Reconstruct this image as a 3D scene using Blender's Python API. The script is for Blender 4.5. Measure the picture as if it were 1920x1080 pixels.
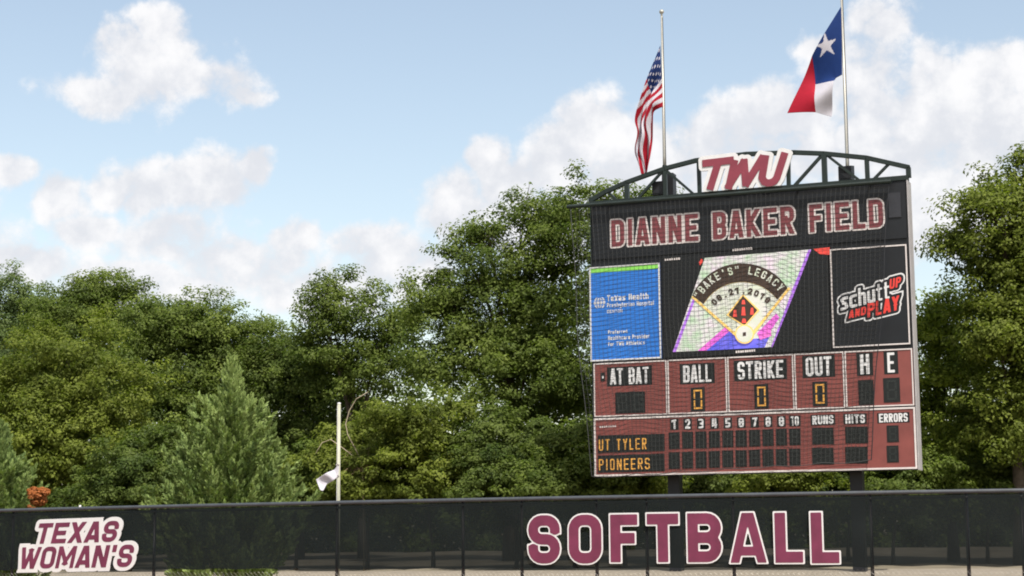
import bpy, math, random
import numpy as np
from mathutils import Vector, Matrix
from mathutils.geometry import tessellate_polygon

for o in list(bpy.data.objects): bpy.data.objects.remove(o)
S = bpy.context.scene
C = S.collection
rng = np.random.default_rng(7)
random.seed(7)
R = math.radians

# ------------------------------------------------------------------ camera
FOC, PITCH, ROLL, CAMZ = 3351.0, R(8.594), R(0.389), 1.2
fw = Vector((0, math.cos(PITCH), math.sin(PITCH)))
up0 = Vector((0, -math.sin(PITCH), math.cos(PITCH))); rt0 = Vector((1, 0, 0))
rt = rt0*math.cos(ROLL) - up0*math.sin(ROLL)
up = rt0*math.sin(ROLL) + up0*math.cos(ROLL)
CAM = Vector((0, 0, CAMZ))
cd = bpy.data.cameras.new('camera'); cam = bpy.data.objects.new('camera', cd); C.objects.link(cam)
cd.sensor_width = 36; cd.lens = 36*FOC/1920; cd.clip_start = .1; cd.clip_end = 3000
cam.matrix_world = Matrix((( rt.x, up.x, -fw.x, CAM.x), (rt.y, up.y, -fw.y, CAM.y), (rt.z, up.z, -fw.z, CAM.z), (0, 0, 0, 1)))
S.camera = cam
S.render.resolution_x, S.render.resolution_y = 1024, 576

# ------------------------------------------------------------------ light
SUN_EL, SUN_AZ = R(56), R(158)            # azimuth clockwise from +Y
sd = bpy.data.lights.new('sun', 'SUN'); so = bpy.data.objects.new('sun', sd); C.objects.link(so)
sd.energy = 4.2; sd.angle = R(.53); sd.color = (1, .95, .87)
sdir = Vector((math.sin(SUN_AZ)*math.cos(SUN_EL), math.cos(SUN_AZ)*math.cos(SUN_EL), math.sin(SUN_EL)))
so.rotation_euler = sdir.to_track_quat('Z', 'Y').to_euler(); so.location = (20, -30, 40)
S.view_settings.view_transform = 'Standard'; S.view_settings.look = 'None'
S.view_settings.exposure = 0.5; S.view_settings.gamma = 1
S.render.engine = 'CYCLES'
S.cycles.filter_width = 1.9

def ray(px, py):
    return (fw*FOC + rt*(px-960) + up*(540-py))/FOC
def at(px, py, Y):
    d = ray(px, py); return CAM + d*(Y/d.y)

# ------------------------------------------------------------------ world: sky with cumulus
W = bpy.data.worlds.new('World'); S.world = W; W.use_nodes = True
def build_world():
    nt = W.node_tree; nt.nodes.clear(); N, L = nt.nodes, nt.links
    out = N.new('ShaderNodeOutputWorld'); bg = N.new('ShaderNodeBackground'); bg.inputs[1].default_value = .11
    sky = N.new('ShaderNodeTexSky'); sky.sky_type = 'NISHITA'; sky.sun_disc = False
    sky.sun_elevation = SUN_EL; sky.sun_rotation = SUN_AZ; sky.altitude = 200; sky.air_density = 1.0; sky.dust_density = 2.2; sky.ozone_density = 1.6
    # density group: direction -> density of cumulus
    g = bpy.data.node_groups.new('cumulus', 'ShaderNodeTree')
    g.interface.new_socket('dir', in_out='INPUT', socket_type='NodeSocketVector')
    g.interface.new_socket('density', in_out='OUTPUT', socket_type='NodeSocketFloat')
    gn, gl = g.nodes, g.links
    gi = gn.new('NodeGroupInput'); go = gn.new('NodeGroupOutput')
    def m(op, a, b=None, c=None, clamp=False):
        n = gn.new('ShaderNodeMath'); n.operation = op; n.use_clamp = clamp
        for i, v in enumerate((a, b, c)):
            if v is None: continue
            if isinstance(v, (int, float)): n.inputs[i].default_value = v
            else: gl.new(v, n.inputs[i])
        return n.outputs[0]
    def vm(op, a, b=None):
        n = gn.new('ShaderNodeVectorMath'); n.operation = op
        for i, v in enumerate((a, b)):
            if v is None: continue
            if isinstance(v, tuple): n.inputs[i].default_value = v
            else: gl.new(v, n.inputs[i])
        return n
    sep = gn.new('ShaderNodeSeparateXYZ'); gl.new(gi.outputs[0], sep.inputs[0])
    az = m('ARCTAN2', sep.outputs[0], sep.outputs[1])
    el = m('ARCSINE', sep.outputs[2])
    cmb = gn.new('ShaderNodeCombineXYZ'); gl.new(az, cmb.inputs[0]); gl.new(el, cmb.inputs[1])
    wn = gn.new('ShaderNodeTexNoise'); wn.inputs['Scale'].default_value = 26; wn.inputs['Detail'].default_value = 4; gl.new(gi.outputs[0], wn.inputs['Vector'])
    wv = gn.new('ShaderNodeVectorMath'); wv.operation = 'MULTIPLY_ADD'; wv.inputs[1].default_value = (.038, .03, 0); wv.inputs[2].default_value = (-.019, -.015, 0); gl.new(wn.outputs['Color'], wv.inputs[0])
    cmb2 = vm('ADD', cmb.outputs[0], wv.outputs[0])
    blobs = [(300,130,140,90),(300,45,72,50),(180,172,100,46),(400,155,100,54),(20,320,60,40),(460,178,50,26),(235,80,60,50),
             (390,350,120,62),(260,350,110,56),(480,318,40,40),(122,372,56,54),(160,440,70,40),(30,500,110,50),
             (320,450,130,64),(450,490,150,80),(560,460,70,50),(680,455,90,52),(760,500,160,70),(620,540,180,60),(300,540,220,50),
             (850,390,90,82),(915,300,48,46),(960,340,90,70),(1060,300,100,72),(1130,225,96,52),(1010,430,160,90),(1200,270,90,70),
             (1350,250,130,64),(1480,210,120,60),(1430,300,300,80),(1610,130,90,110),(1650,35,66,62),(1560,85,70,30),(1760,150,100,80),
             (1850,150,110,74),(1680,250,180,110),(1880,260,140,110),(1780,380,200,120),(2050,200,160,110),(1200,380,200,100),(-120,430,140,90)]
    acc = None
    for (bx, by, rx, ry) in blobs:
        d = ray(bx, by).normalized()
        a0, e0 = math.atan2(d.x, d.y), math.asin(d.z)
        n = gn.new('ShaderNodeVectorMath'); n.operation = 'MULTIPLY_ADD'; gl.new(cmb2.outputs[0], n.inputs[0])
        n.inputs[1].default_value = (FOC/rx, FOC/ry, 0); n.inputs[2].default_value = (-a0*FOC/rx, -e0*FOC/ry, 0)
        ln = vm('LENGTH', n.outputs[0]).outputs['Value']
        acc = ln if acc is None else m('SMOOTH_MIN', acc, ln, .2)
    acc = m('SUBTRACT', 1.08, acc)
    # out of the frame the same kind of cloud goes on as noise
    def noise(scale, detail, rough, off=0.0):
        n = gn.new('ShaderNodeTexNoise'); n.inputs['Scale'].default_value = scale; n.inputs['Detail'].default_value = detail; n.inputs['Roughness'].default_value = rough
        ad = vm('ADD', gi.outputs[0], (off, off*.7, off*.3)).outputs[0]; gl.new(ad, n.inputs['Vector']); return n.outputs['Fac']
    big = m('MULTIPLY', m('SUBTRACT', noise(5.0, 3, .5, 3.1), .52), 5.0)
    azc = m('ABSOLUTE', az); elc = m('ABSOLUTE', m('SUBTRACT', el, R(5)))
    mask = m('MAXIMUM', m('MULTIPLY', m('SUBTRACT', azc, R(18)), 14), m('MULTIPLY', m('SUBTRACT', elc, R(14)), 14), None, True)
    gen = m('ADD', m('MULTIPLY', m('ADD', big, 1.0), mask), -1.0)
    acc = m('MAXIMUM', acc, gen)
    f1 = m('SUBTRACT', noise(20, 7, .68), .5)
    bil = m('ABSOLUTE', m('SUBTRACT', noise(30, 3, .5, 1.7), .5))
    acc = m('MINIMUM', acc, .6)
    nz_ = m('ADD', m('MULTIPLY', f1, 2.0), m('MULTIPLY', bil, 1.6))
    gl.new(m('ADD', acc, m('SUBTRACT', nz_, .16)), go.inputs[0])
    g.interface.new_socket('body', in_out='OUTPUT', socket_type='NodeSocketFloat'); gl.new(acc, go.inputs[1])
    g.interface.new_socket('relief', in_out='OUTPUT', socket_type='NodeSocketFloat'); gl.new(nz_, go.inputs[2])

    tc = N.new('ShaderNodeTexCoord')
    nrm = N.new('ShaderNodeVectorMath'); nrm.operation = 'NORMALIZE'; L.new(tc.outputs['Generated'], nrm.inputs[0])
    gg = N.new('ShaderNodeGroup'); gg.node_tree = g; L.new(nrm.outputs[0], gg.inputs[0]); d0 = gg.outputs[0]
    oa = N.new('ShaderNodeVectorMath'); oa.operation = 'ADD'; oa.inputs[1].default_value = (.006, 0, .016); L.new(nrm.outputs[0], oa.inputs[0])
    on = N.new('ShaderNodeTexNoise'); on.inputs['Scale'].default_value = 20; on.inputs['Detail'].default_value = 4; on.inputs['Roughness'].default_value = .6; L.new(oa.outputs[0], on.inputs['Vector'])
    rel = N.new('ShaderNodeMath'); rel.operation = 'MULTIPLY_ADD'; rel.inputs[1].default_value = -1.5; L.new(on.outputs['Fac'], rel.inputs[0]); L.new(gg.outputs[2], rel.inputs[2])
    def mr(v, a, b, c, d, smooth=True):
        n = N.new('ShaderNodeMapRange'); n.interpolation_type = 'SMOOTHSTEP' if smooth else 'LINEAR'
        n.inputs[1].default_value = a; n.inputs[2].default_value = b; n.inputs[3].default_value = c; n.inputs[4].default_value = d
        L.new(v, n.inputs[0]); return n.outputs[0]
    alpha = mr(d0, -.10, .48, 0, .96)
    lit = mr(rel.outputs[0], -.95, -.25, 0, 1)
    cc = N.new('ShaderNodeMix'); cc.data_type = 'RGBA'; cc.inputs['A'].default_value = (5.0, 5.12, 5.45, 1); cc.inputs['B'].default_value = (6.5, 6.45, 6.5, 1)
    L.new(lit, cc.inputs['Factor'])
    tint = N.new('ShaderNodeMix'); tint.data_type = 'RGBA'; tint.blend_type = 'MULTIPLY'; tint.inputs['Factor'].default_value = 1
    tint.inputs['B'].default_value = (1.85, 1.56, 1.26, 1); L.new(sky.outputs[0], tint.inputs['A'])
    mx = N.new('ShaderNodeMix'); mx.data_type = 'RGBA'; L.new(alpha, mx.inputs['Factor']); L.new(tint.outputs['Result'], mx.inputs['A']); L.new(cc.outputs['Result'], mx.inputs['B'])
    L.new(mx.outputs['Result'], bg.inputs[0]); L.new(bg.outputs[0], out.inputs[0])
    W.cycles.sampling_method = 'MANUAL'; W.cycles.sample_map_resolution = 256
    S.cycles.max_bounces = 5; S.cycles.diffuse_bounces = 4; S.cycles.transparent_max_bounces = 12
build_world()

# ------------------------------------------------------------------ materials
MATS = {}
def mat(name, col, rough=.6, var=.12, scale=6.0, spec=.4, metal=0.0, bump=0.0, emit=0.0, col2=None):
    if name in MATS: return MATS[name]
    M = bpy.data.materials.new(name); M.use_nodes = True; nt = M.node_tree; N, L = nt.nodes, nt.links
    b = N['Principled BSDF']; b.inputs['Roughness'].default_value = rough; b.inputs['Specular IOR Level'].default_value = spec; b.inputs['Metallic'].default_value = metal
    tc = N.new('ShaderNodeTexCoord'); nz = N.new('ShaderNodeTexNoise'); nz.inputs['Scale'].default_value = scale; nz.inputs['Detail'].default_value = 6; nz.inputs['Roughness'].default_value = .65
    L.new(tc.outputs['Object'], nz.inputs['Vector'])
    mx = N.new('ShaderNodeMix'); mx.data_type = 'RGBA'
    c2 = col2 or tuple(min(1, c*(1+var)) for c in col)
    mx.inputs['A'].default_value = (*[c*(1-var) for c in col], 1); mx.inputs['B'].default_value = (*c2, 1)
    mr = N.new('ShaderNodeMapRange'); mr.inputs[1].default_value = .3; mr.inputs[2].default_value = .7; L.new(nz.outputs['Fac'], mr.inputs[0])
    L.new(mr.outputs[0], mx.inputs['Factor']); L.new(mx.outputs['Result'], b.inputs['Base Color'])
    if emit:
        L.new(mx.outputs['Result'], b.inputs['Emission Color']); b.inputs['Emission Strength'].default_value = emit
    if bump:
        bp = N.new('ShaderNodeBump'); bp.inputs['Strength'].default_value = bump; bp.inputs['Distance'].default_value = .02
        L.new(nz.outputs['Fac'], bp.inputs['Height']); L.new(bp.outputs[0], b.inputs['Normal'])
    MATS[name] = M; return M

def leaf_mat(name, a, b, trans=.42):
    M = bpy.data.materials.new(name); M.use_nodes = True; nt = M.node_tree; N, L = nt.nodes, nt.links
    pb = N['Principled BSDF']; out = N['Material Output']; pb.inputs['Roughness'].default_value = .6; pb.inputs['Specular IOR Level'].default_value = .2
    at_ = N.new('ShaderNodeAttribute'); at_.attribute_name = 'tint'
    geo = N.new('ShaderNodeNewGeometry')
    mx = N.new('ShaderNodeMix'); mx.data_type = 'RGBA'; mx.inputs['A'].default_value = (*a, 1); mx.inputs['B'].default_value = (*b, 1); L.new(at_.outputs['Fac'], mx.inputs['Factor'])
    hs = N.new('ShaderNodeHueSaturation'); L.new(mx.outputs['Result'], hs.inputs['Color'])
    mr = N.new('ShaderNodeMapRange'); mr.inputs[3].default_value = .8; mr.inputs[4].default_value = 1.2; L.new(geo.outputs['Random Per Island'], mr.inputs[0]); L.new(mr.outputs[0], hs.inputs['Value'])
    L.new(hs.outputs[0], pb.inputs['Base Color'])
    tr = N.new('ShaderNodeBsdfTranslucent'); tm = N.new('ShaderNodeMix'); tm.data_type = 'RGBA'; tm.blend_type = 'MULTIPLY'; tm.inputs['Factor'].default_value = 1; tm.inputs['B'].default_value = (1.1, 1.3, .5, 1)
    L.new(hs.outputs[0], tm.inputs['A']); L.new(tm.outputs['Result'], tr.inputs[0])
    ms = N.new('ShaderNodeMixShader'); ms.inputs[0].default_value = trans
    L.new(pb.outputs[0], ms.inputs[1]); L.new(tr.outputs[0], ms.inputs[2]); L.new(ms.outputs[0], out.inputs[0])
    return M

# ------------------------------------------------------------------ mesh helpers
def tag(o, label=None, cat=None, group=None, kind=None):
    if label: o['label'] = label
    if cat: o['category'] = cat
    if group: o['group'] = group
    if kind: o['kind'] = kind
    return o
def empty(name, loc, label=None, cat=None, group=None):
    o = bpy.data.objects.new(name, None); C.objects.link(o); o.location = loc; o.empty_display_size = .3
    return tag(o, label, cat, group)
def origin(o):
    v = Vector((0, 0, 0))
    while o is not None: v += o.location; o = o.parent
    return v
class MB:
    def __init__(s): s.v = []; s.f = []; s.m = []
    def add(s, vs, fs, mi=0):
        k = len(s.v); s.v += [tuple(v) for v in vs]; s.f += [tuple(i+k for i in f) for f in fs]; s.m += [mi]*len(fs)
    def hexa(s, p, mi=0):      # 8 points: bottom ring 0-3, top ring 4-7
        s.add(p, [(3,2,1,0),(4,5,6,7),(0,1,5,4),(1,2,6,5),(2,3,7,6),(3,0,4,7)], mi)
    def tube(s, pts, rad, n=8, mi=0, cap=True):
        pts = [Vector(p) for p in pts]; k0 = len(s.v); ref = None
        rad = rad if isinstance(rad, (list, tuple)) else [rad]*len(pts)
        for i, p in enumerate(pts):
            t = (pts[min(i+1, len(pts)-1)] - pts[max(i-1, 0)]).normalized()
            if ref is None: ref = t.orthogonal().normalized()
            a = (ref - t*ref.dot(t)).normalized(); b = t.cross(a); ref = a
            for j in range(n):
                th = 2*math.pi*j/n; s.v.append(tuple(p + (a*math.cos(th)+b*math.sin(th))*rad[i]))
        for i in range(len(pts)-1):
            for j in range(n):
                q = (j+1) % n
                s.f.append((k0+i*n+j, k0+i*n+q, k0+(i+1)*n+q, k0+(i+1)*n+j)); s.m.append(mi)
        if cap:
            s.f.append(tuple(k0+j for j in reversed(range(n)))); s.m.append(mi)
            s.f.append(tuple(k0+(len(pts)-1)*n+j for j in range(n))); s.m.append(mi)
    def bar(s, a, b, w, h, upv=Vector((0,0,1)), mi=0):
        a, b = Vector(a), Vector(b); t = (b-a).normalized(); x = t.cross(upv)
        if x.length < 1e-4: x = t.orthogonal()
        x.normalize(); y = x.cross(t); x *= w/2; y *= h/2
        s.hexa([a-x-y, a+x-y, a+x+y, a-x+y, b-x-y, b+x-y, b+x+y, b-x+y], mi)
    def box(s, x0, x1, y0, y1, z0, z1, mi=0):
        s.hexa([(x0,y0,z0),(x1,y0,z0),(x1,y1,z0),(x0,y1,z0),(x0,y0,z1),(x1,y0,z1),(x1,y1,z1),(x0,y1,z1)], mi)
    def lathe(s, c, prof, n=12, mi=0):
        s.tube([(c[0], c[1], c[2]+z) for r_, z in prof], [max(r_, .001) for r_, z in prof], n, mi)
    def build(s, name, mats, parent=None, smooth=False):
        me = bpy.data.meshes.new(name); off = origin(parent)
        if parent is None and s.v:
            a = np.array(s.v); off = Vector(((a[:,0].min()+a[:,0].max())/2, (a[:,1].min()+a[:,1].max())/2, a[:,2].min()))
        me.from_pydata([(v[0]-off.x, v[1]-off.y, v[2]-off.z) for v in s.v], [], s.f)
        for m_ in (mats if isinstance(mats, (list, tuple)) else [mats]): me.materials.append(m_)
        me.polygons.foreach_set('material_index', s.m)
        if smooth: me.polygons.foreach_set('use_smooth', [True]*len(s.f))
        me.update()
        o = bpy.data.objects.new(name, me); C.objects.link(o)
        if parent is None: o.location = off
        else: o.parent = parent
        return o

# ------------------------------------------------------------------ lettering: stroke fields traced into outlines
def glyph(ch, w, h, t):
    a = t/2; L, Rr, B, T, M = a, w-a, a, h-a, h*.5; c = min(w, h)*.26; e = h*.09
    up_ = [(0,T),(Rr-c,T),(Rr,T-c),(Rr,M+c),(Rr-c,M),(0,M)]
    lo_ = [(0,M),(Rr-c,M),(Rr,M-c),(Rr,B+c),(Rr-c,B),(0,B)]
    V = [(L,0),(L,h)]; V2 = [(Rr,0),(Rr,h)]
    O = [(L+c,B),(Rr-c,B),(Rr,B+c),(Rr,T-c),(Rr-c,T),(L+c,T),(L,T-c),(L,B+c),(L+c,B)]
    Sx = [(Rr,T-c-e),(Rr,T-c),(Rr-c,T),(L+c,T),(L,T-c),(L,M+c),(L+c,M),(Rr-c,M),(Rr,M-c),(Rr,B+c),(Rr-c,B),(L+c,B),(L,B+c),(L,B+c+e)]
    x = h*.72; XT = x-a; XM = x*.5; cl = min(w, x)*.2
    o_ = [(L+cl,B),(Rr-cl,B),(Rr,B+cl),(Rr,XT-cl),(Rr-cl,XT),(L+cl,XT),(L,XT-cl),(L,B+cl),(L+cl,B)]
    n_ = [(0,XT),(Rr-cl,XT),(Rr,XT-cl),(Rr,0)]
    D = {
     'A': [[(t*.42,0),(w/2-t*.12,h)],[(w-t*.42,0),(w/2+t*.12,h)],[(w*.22,h*.24),(w*.78,h*.24)]],
     'B': [V,up_,lo_], 'C': [[(Rr,T-c-e),(Rr,T-c),(Rr-c,T),(L+c,T),(L,T-c),(L,B+c),(L+c,B),(Rr-c,B),(Rr,B+c),(Rr,B+c+e)]],
     'D': [V,[(0,B),(Rr-c,B),(Rr,B+c),(Rr,T-c),(Rr-c,T),(0,T)]], 'E': [V,[(0,T),(w,T)],[(0,M),(w*.88,M)],[(0,B),(w,B)]],
     'F': [V,[(0,T),(w,T)],[(0,M),(w*.9,M)]], 'G': [[(Rr,T-c-e),(Rr,T-c),(Rr-c,T),(L+c,T),(L,T-c),(L,B+c),(L+c,B),(Rr-c,B),(Rr,B+c),(Rr,M)],[(w*.5,M),(w,M)]],
     'H': [V,V2,[(0,M),(w,M)]], 'I': [[(w/2,0),(w/2,h)]], 'K': [V,[(L,M*.86),(w-a*.9,h)],[(L+w*.12,M*1.06),(w-a*.9,0)]],
     'L': [V,[(0,B),(w,B)]], 'M': [V,V2,[(L,h),(w/2,h*.3),(Rr,h)]], 'N': [V,V2,[(L*1.1,h),(w-L*1.1,0)]],
     'O': [O], 'P': [V,up_], 'R': [V,up_,[(w*.45,M),(Rr,0)]], 'S': [Sx], 'T': [[(w/2,0),(w/2,h)],[(0,T),(w,T)]],
     'U': [[(L,h),(L,B+c),(L+c,B),(Rr-c,B),(Rr,B+c),(Rr,h)]], 'V': [[(a*.8,h),(w/2,0)],[(w-a*.8,h),(w/2,0)]],
     'W': [[(a*.7,h),(w*.28,0)],[(w*.28,0),(w/2,h*.75)],[(w/2,h*.75),(w*.72,0)],[(w*.72,0),(w-a*.7,h)]],
     'X': [[(a,0),(w-a,h)],[(a,h),(w-a,0)]], 'Y': [[(a*.8,h),(w/2,M)],[(w-a*.8,h),(w/2,M)],[(w/2,0),(w/2,M)]],
     '0': [O], '1': [[(w*.55,0),(w*.55,h)],[(w*.15,T-a*.6),(w*.55,T)]], '2': [[(L,T-c-e*.5),(L,T-c),(L+c,T),(Rr-c,T),(Rr,T-c),(Rr,M+c*.5),(L,B)],[(0,B),(w,B)]],
     '3': [[(0,T),(Rr-c,T),(Rr,T-c),(Rr,M+c),(Rr-c,M),(w*.3,M)],[(w*.3,M),(Rr-c,M),(Rr,M-c),(Rr,B+c),(Rr-c,B),(0,B)]],
     '4': [[(Rr-a*.6,0),(Rr-a*.6,h)],[(L,M*.7),(w,M*.7)],[(L,M*.7),(L+a*.3,h)]], '5': [[(w,T),(0,T)],[(L,T),(L,M)],[(0,M),(Rr-c,M),(Rr,M-c),(Rr,B+c),(Rr-c,B),(0,B)]],
     '6': [O,[(0,M),(Rr,M)]], '7': [[(0,T),(w,T)],[(Rr,T),(w*.4,0)]], '8': [O,[(L,M),(Rr,M)]], '9': [O,[(L,M),(w,M)]],
     '.': [[(w/2,0),(w/2,t)]], "'": [[(w/2,h*.68),(w/2,h)]], '"': [[(w*.25,h*.68),(w*.25,h)],[(w*.75,h*.68),(w*.75,h)]],
     'a': [n_,[(Rr,XM),(L+cl,XM),(L,XM-cl*.6),(L,B+cl*.5),(L+cl,B),(Rr,B)]], 'b': [V,o_], 'c': [[(w,XT),(L+cl,XT),(L,XT-cl),(L,B+cl),(L+cl,B),(w,B)]],
     'd': [V2,o_], 'e': [[(w,B),(L+cl,B),(L,B+cl),(L,XT-cl),(L+cl,XT),(Rr-cl,XT),(Rr,XT-cl),(Rr,XM),(L,XM)]], 'f': [[(w*.35,0),(w*.35,T-c*.5),(w*.6,T),(w,T)],[(0,XT),(w,XT)]],
     'h': [V,n_], 'i': [[(w/2,0),(w/2,x)],[(w/2,h-t),(w/2,h)]], 'l': [[(w/2,0),(w/2,h)]], 'm': [[(L,0),(L,x)],n_,[(w/2,0),(w/2,XT)]],
     'n': [[(L,0),(L,x)],n_], 'o': [o_], 'p': [[(L,-h*.25),(L,x)],o_], 'r': [[(L,0),(L,x)],[(0,XT),(w,XT)]],
     's': [[(w,XT),(L+cl,XT),(L,XT-cl*.6),(L+cl,XM),(Rr-cl,XM),(Rr,B+cl*.6),(Rr-cl,B),(0,B)]], 't': [[(w*.42,h*.95),(w*.42,B+cl*.5),(w*.6,B),(w,B)],[(0,XT),(w,XT)]],
     'u': [[(L,x),(L,B+cl),(L+cl,B),(Rr,B)],[(Rr,0),(Rr,x)]], 'v': [[(a*.8,x),(w/2,0)],[(w-a*.8,x),(w/2,0)]], 'x': [[(a,0),(w-a,x)],[(a,x),(w-a,0)]],
     'y': [[(L,x),(L,XM),(Rr,XM)],[(Rr,x),(Rr,-h*.2),(L,-h*.2)]], 'k': [V,[(L,x*.4),(w-a,x)],[(L+w*.2,x*.5),(w-a,0)]],
    }
    out = []
    for ln in D.get(ch, []):                     # chamfers become rounded corners
        new = [ln[0]]
        for i in range(1, len(ln)):
            p, q = ln[i-1], ln[i]; dx, dy = abs(q[0]-p[0]), abs(q[1]-p[1])
            if abs(dx-dy) < 1e-9 and min(abs(dx-c), abs(dx-cl)) < 1e-9 and len(ln) > 3:
                if i > 1: flat = abs(ln[i-2][1]-p[1]) < 1e-9
                else: flat = abs(ln[i+1][0]-q[0]) < 1e-9
                k = (q[0], p[1]) if flat else (p[0], q[1]); o = (p[0]+q[0]-k[0], p[1]+q[1]-k[1])
                for j in range(1, 5):
                    th = math.pi/2*j/5; new.append((o[0]+(p[0]-o[0])*math.cos(th)+(q[0]-o[0])*math.sin(th), o[1]+(p[1]-o[1])*math.cos(th)+(q[1]-o[1])*math.sin(th)))
            new.append(q)
        out.append(new)
    return out
WIDE = {'W': 1.35, 'M': 1.25, 'm': 1.4, 'I': .42, 'i': .45, 'l': .45, "'": .4, '.': .4, '"': .6, ' ': .6, '1': .8, 't': .75, 'f': .75, 'r': .8, 'L': .88, 'F': .92}
def layout(text, w, gap):
    """glyph boxes normalised so the text runs from 0 to w"""
    tot = sum(WIDE.get(c, 1) for c in text) + gap*(len(text)-1); k = w/tot; x = 0; out = []
    for c in text:
        out.append((c, x*k, WIDE.get(c, 1)*k)); x += WIDE.get(c, 1) + gap
    return out
def seg_field(X, Y, lines, hw, clip=None):
    d = np.full(X.shape, 9.0)
    for ln in lines:
        for i in range(len(ln)-1):
            (x0, y0), (x1, y1) = ln[i], ln[i+1]; l = math.hypot(x1-x0, y1-y0)
            if l < 1e-9: continue
            tx, ty = (x1-x0)/l, (y1-y0)/l
            ends = 0 if clip is None or abs(tx*ty) < .02 or len(ln) > 3 else hw*2
            lx = (X-x0)*tx + (Y-y0)*ty - l/2; ly = -(X-x0)*ty + (Y-y0)*tx
            qx, qy = np.abs(lx) - l/2 - ends, np.abs(ly) - hw
            b = np.hypot(np.maximum(qx, 0), np.maximum(qy, 0)) + np.minimum(np.maximum(qx, qy), 0)
            d = np.minimum(d, b)
            if i > 0 or (ln[0] == ln[-1] and len(ln) > 2): d = np.minimum(d, np.hypot(X-x0, Y-y0) - hw)
    if clip is not None:
        cx0, cx1, cy0, cy1 = clip
        d = np.maximum(d, np.maximum(np.maximum(cx0-X, X-cx1), np.maximum(cy0-Y, Y-cy1)))
    return d
class Sheet:
    """a field of lettering over a rectangle; contours() traces it at an offset"""
    def __init__(s, x0, y0, x1, y1, cell):
        s.x0, s.y0, s.cell = x0, y0, cell
        s.nx, s.ny = int((x1-x0)/cell)+2, int((y1-y0)/cell)+2
        s.X, s.Y = np.meshgrid(x0+np.arange(s.nx)*cell, y0+np.arange(s.ny)*cell, indexing='ij')
        s.d = np.full(s.X.shape, 9.0)
    def strokes(s, lines, hw): s.d = np.minimum(s.d, seg_field(s.X, s.Y, lines, hw))
    def put(s, ch, w, h, t, A):
        """A: 2x3 affine from glyph box to sheet"""
        A = np.array(A, float); inv = np.linalg.inv(A[:, :2])
        dx, dy = s.X-A[0, 2], s.Y-A[1, 2]
        lx, ly = inv[0, 0]*dx+inv[0, 1]*dy, inv[1, 0]*dx+inv[1, 1]*dy
        sel = (lx > -w) & (lx < 2*w) & (ly > -h*.7) & (ly < h*1.7)
        g = glyph(ch, w, h, t)
        if not g or not sel.any(): return
        lo = -h*.3 if ch in 'py' else 0
        d = seg_field(lx[sel], ly[sel], g, t/2, (-t*.1, w+t*.1, lo, h))
        s.d[sel] = np.minimum(s.d[sel], d)
    def text(s, text, x, y, w, h, t, gap=.22, shear=0.0, slope=0.0):
        for c, gx, gw in layout(text, w, gap): s.put(c, gw, h, min(t, gw*(.36 if WIDE.get(c, 1) >= .8 else .8)), [[1, shear, x+gx], [slope, 1, y+gx*slope]])
    def contours(s, level=0.0, tol=.12):
        F = np.pad(s.d-level, 1, constant_values=1.0); cell = s.cell
        ins = F < 0
        code = ins[:-1, :-1]*1 + ins[1:, :-1]*2 + ins[1:, 1:]*4 + ins[:-1, 1:]*8
        nxt = {}
        T = {1:[('l','b')],2:[('b','r')],3:[('l','r')],4:[('r','t')],5:[('l','b'),('r','t')],6:[('b','t')],7:[('l','t')],8:[('t','l')],9:[('t','b')],10:[('b','r'),('t','l')],11:[('t','r')],12:[('r','l')],13:[('r','b')],14:[('b','l')]}
        def key(i, j, e): return {'b':(i,j,0),'t':(i,j+1,0),'l':(i,j,1),'r':(i+1,j,1)}[e]
        for i, j in zip(*np.nonzero((code > 0) & (code < 15))):
            for a, b in T[int(code[i, j])]: nxt[key(int(i), int(j), a)] = key(int(i), int(j), b)
        def pt(k):
            i, j, dr = k; a = F[i, j]; b = F[i+1, j] if dr == 0 else F[i, j+1]; f = a/(a-b) if a != b else .5
            gi, gj = (i+f, j) if dr == 0 else (i, j+f)
            return (s.x0+(gi-1)*cell, s.y0+(gj-1)*cell)
        out = []
        while nxt:
            k0 = next(iter(nxt)); k = k0; loop = []
            while k in nxt:
                loop.append(pt(k)); k = nxt.pop(k)
            if len(loop) > 3:
                loop = simplify(loop, tol*cell)
                if len(loop) > 2: out.append(loop)
        return out
def simplify(P, tol):
    P = np.array(P); far = int(np.argmax(((P-P[0])**2).sum(1)))
    def dp(a):
        st = [(0, len(a)-1)]; keep = {0, len(a)-1}
        while st:
            i, j = st.pop()
            if j-i < 2: continue
            v = a[j]-a[i]; l = np.hypot(*v); q = a[i+1:j]-a[i]
            d = np.abs(q[:, 0]*v[1]-q[:, 1]*v[0])/l if l > 1e-9 else np.hypot(q[:, 0], q[:, 1])
            m_ = int(np.argmax(d))
            if d[m_] > tol: keep.add(i+1+m_); st += [(i, i+1+m_), (i+1+m_, j)]
        return a[sorted(keep)]
    a = dp(P[:far+1]); b = dp(np.vstack([P[far:], P[:1]]))
    return [tuple(p) for p in np.vstack([a[:-1], b[:-1]])]
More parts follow.
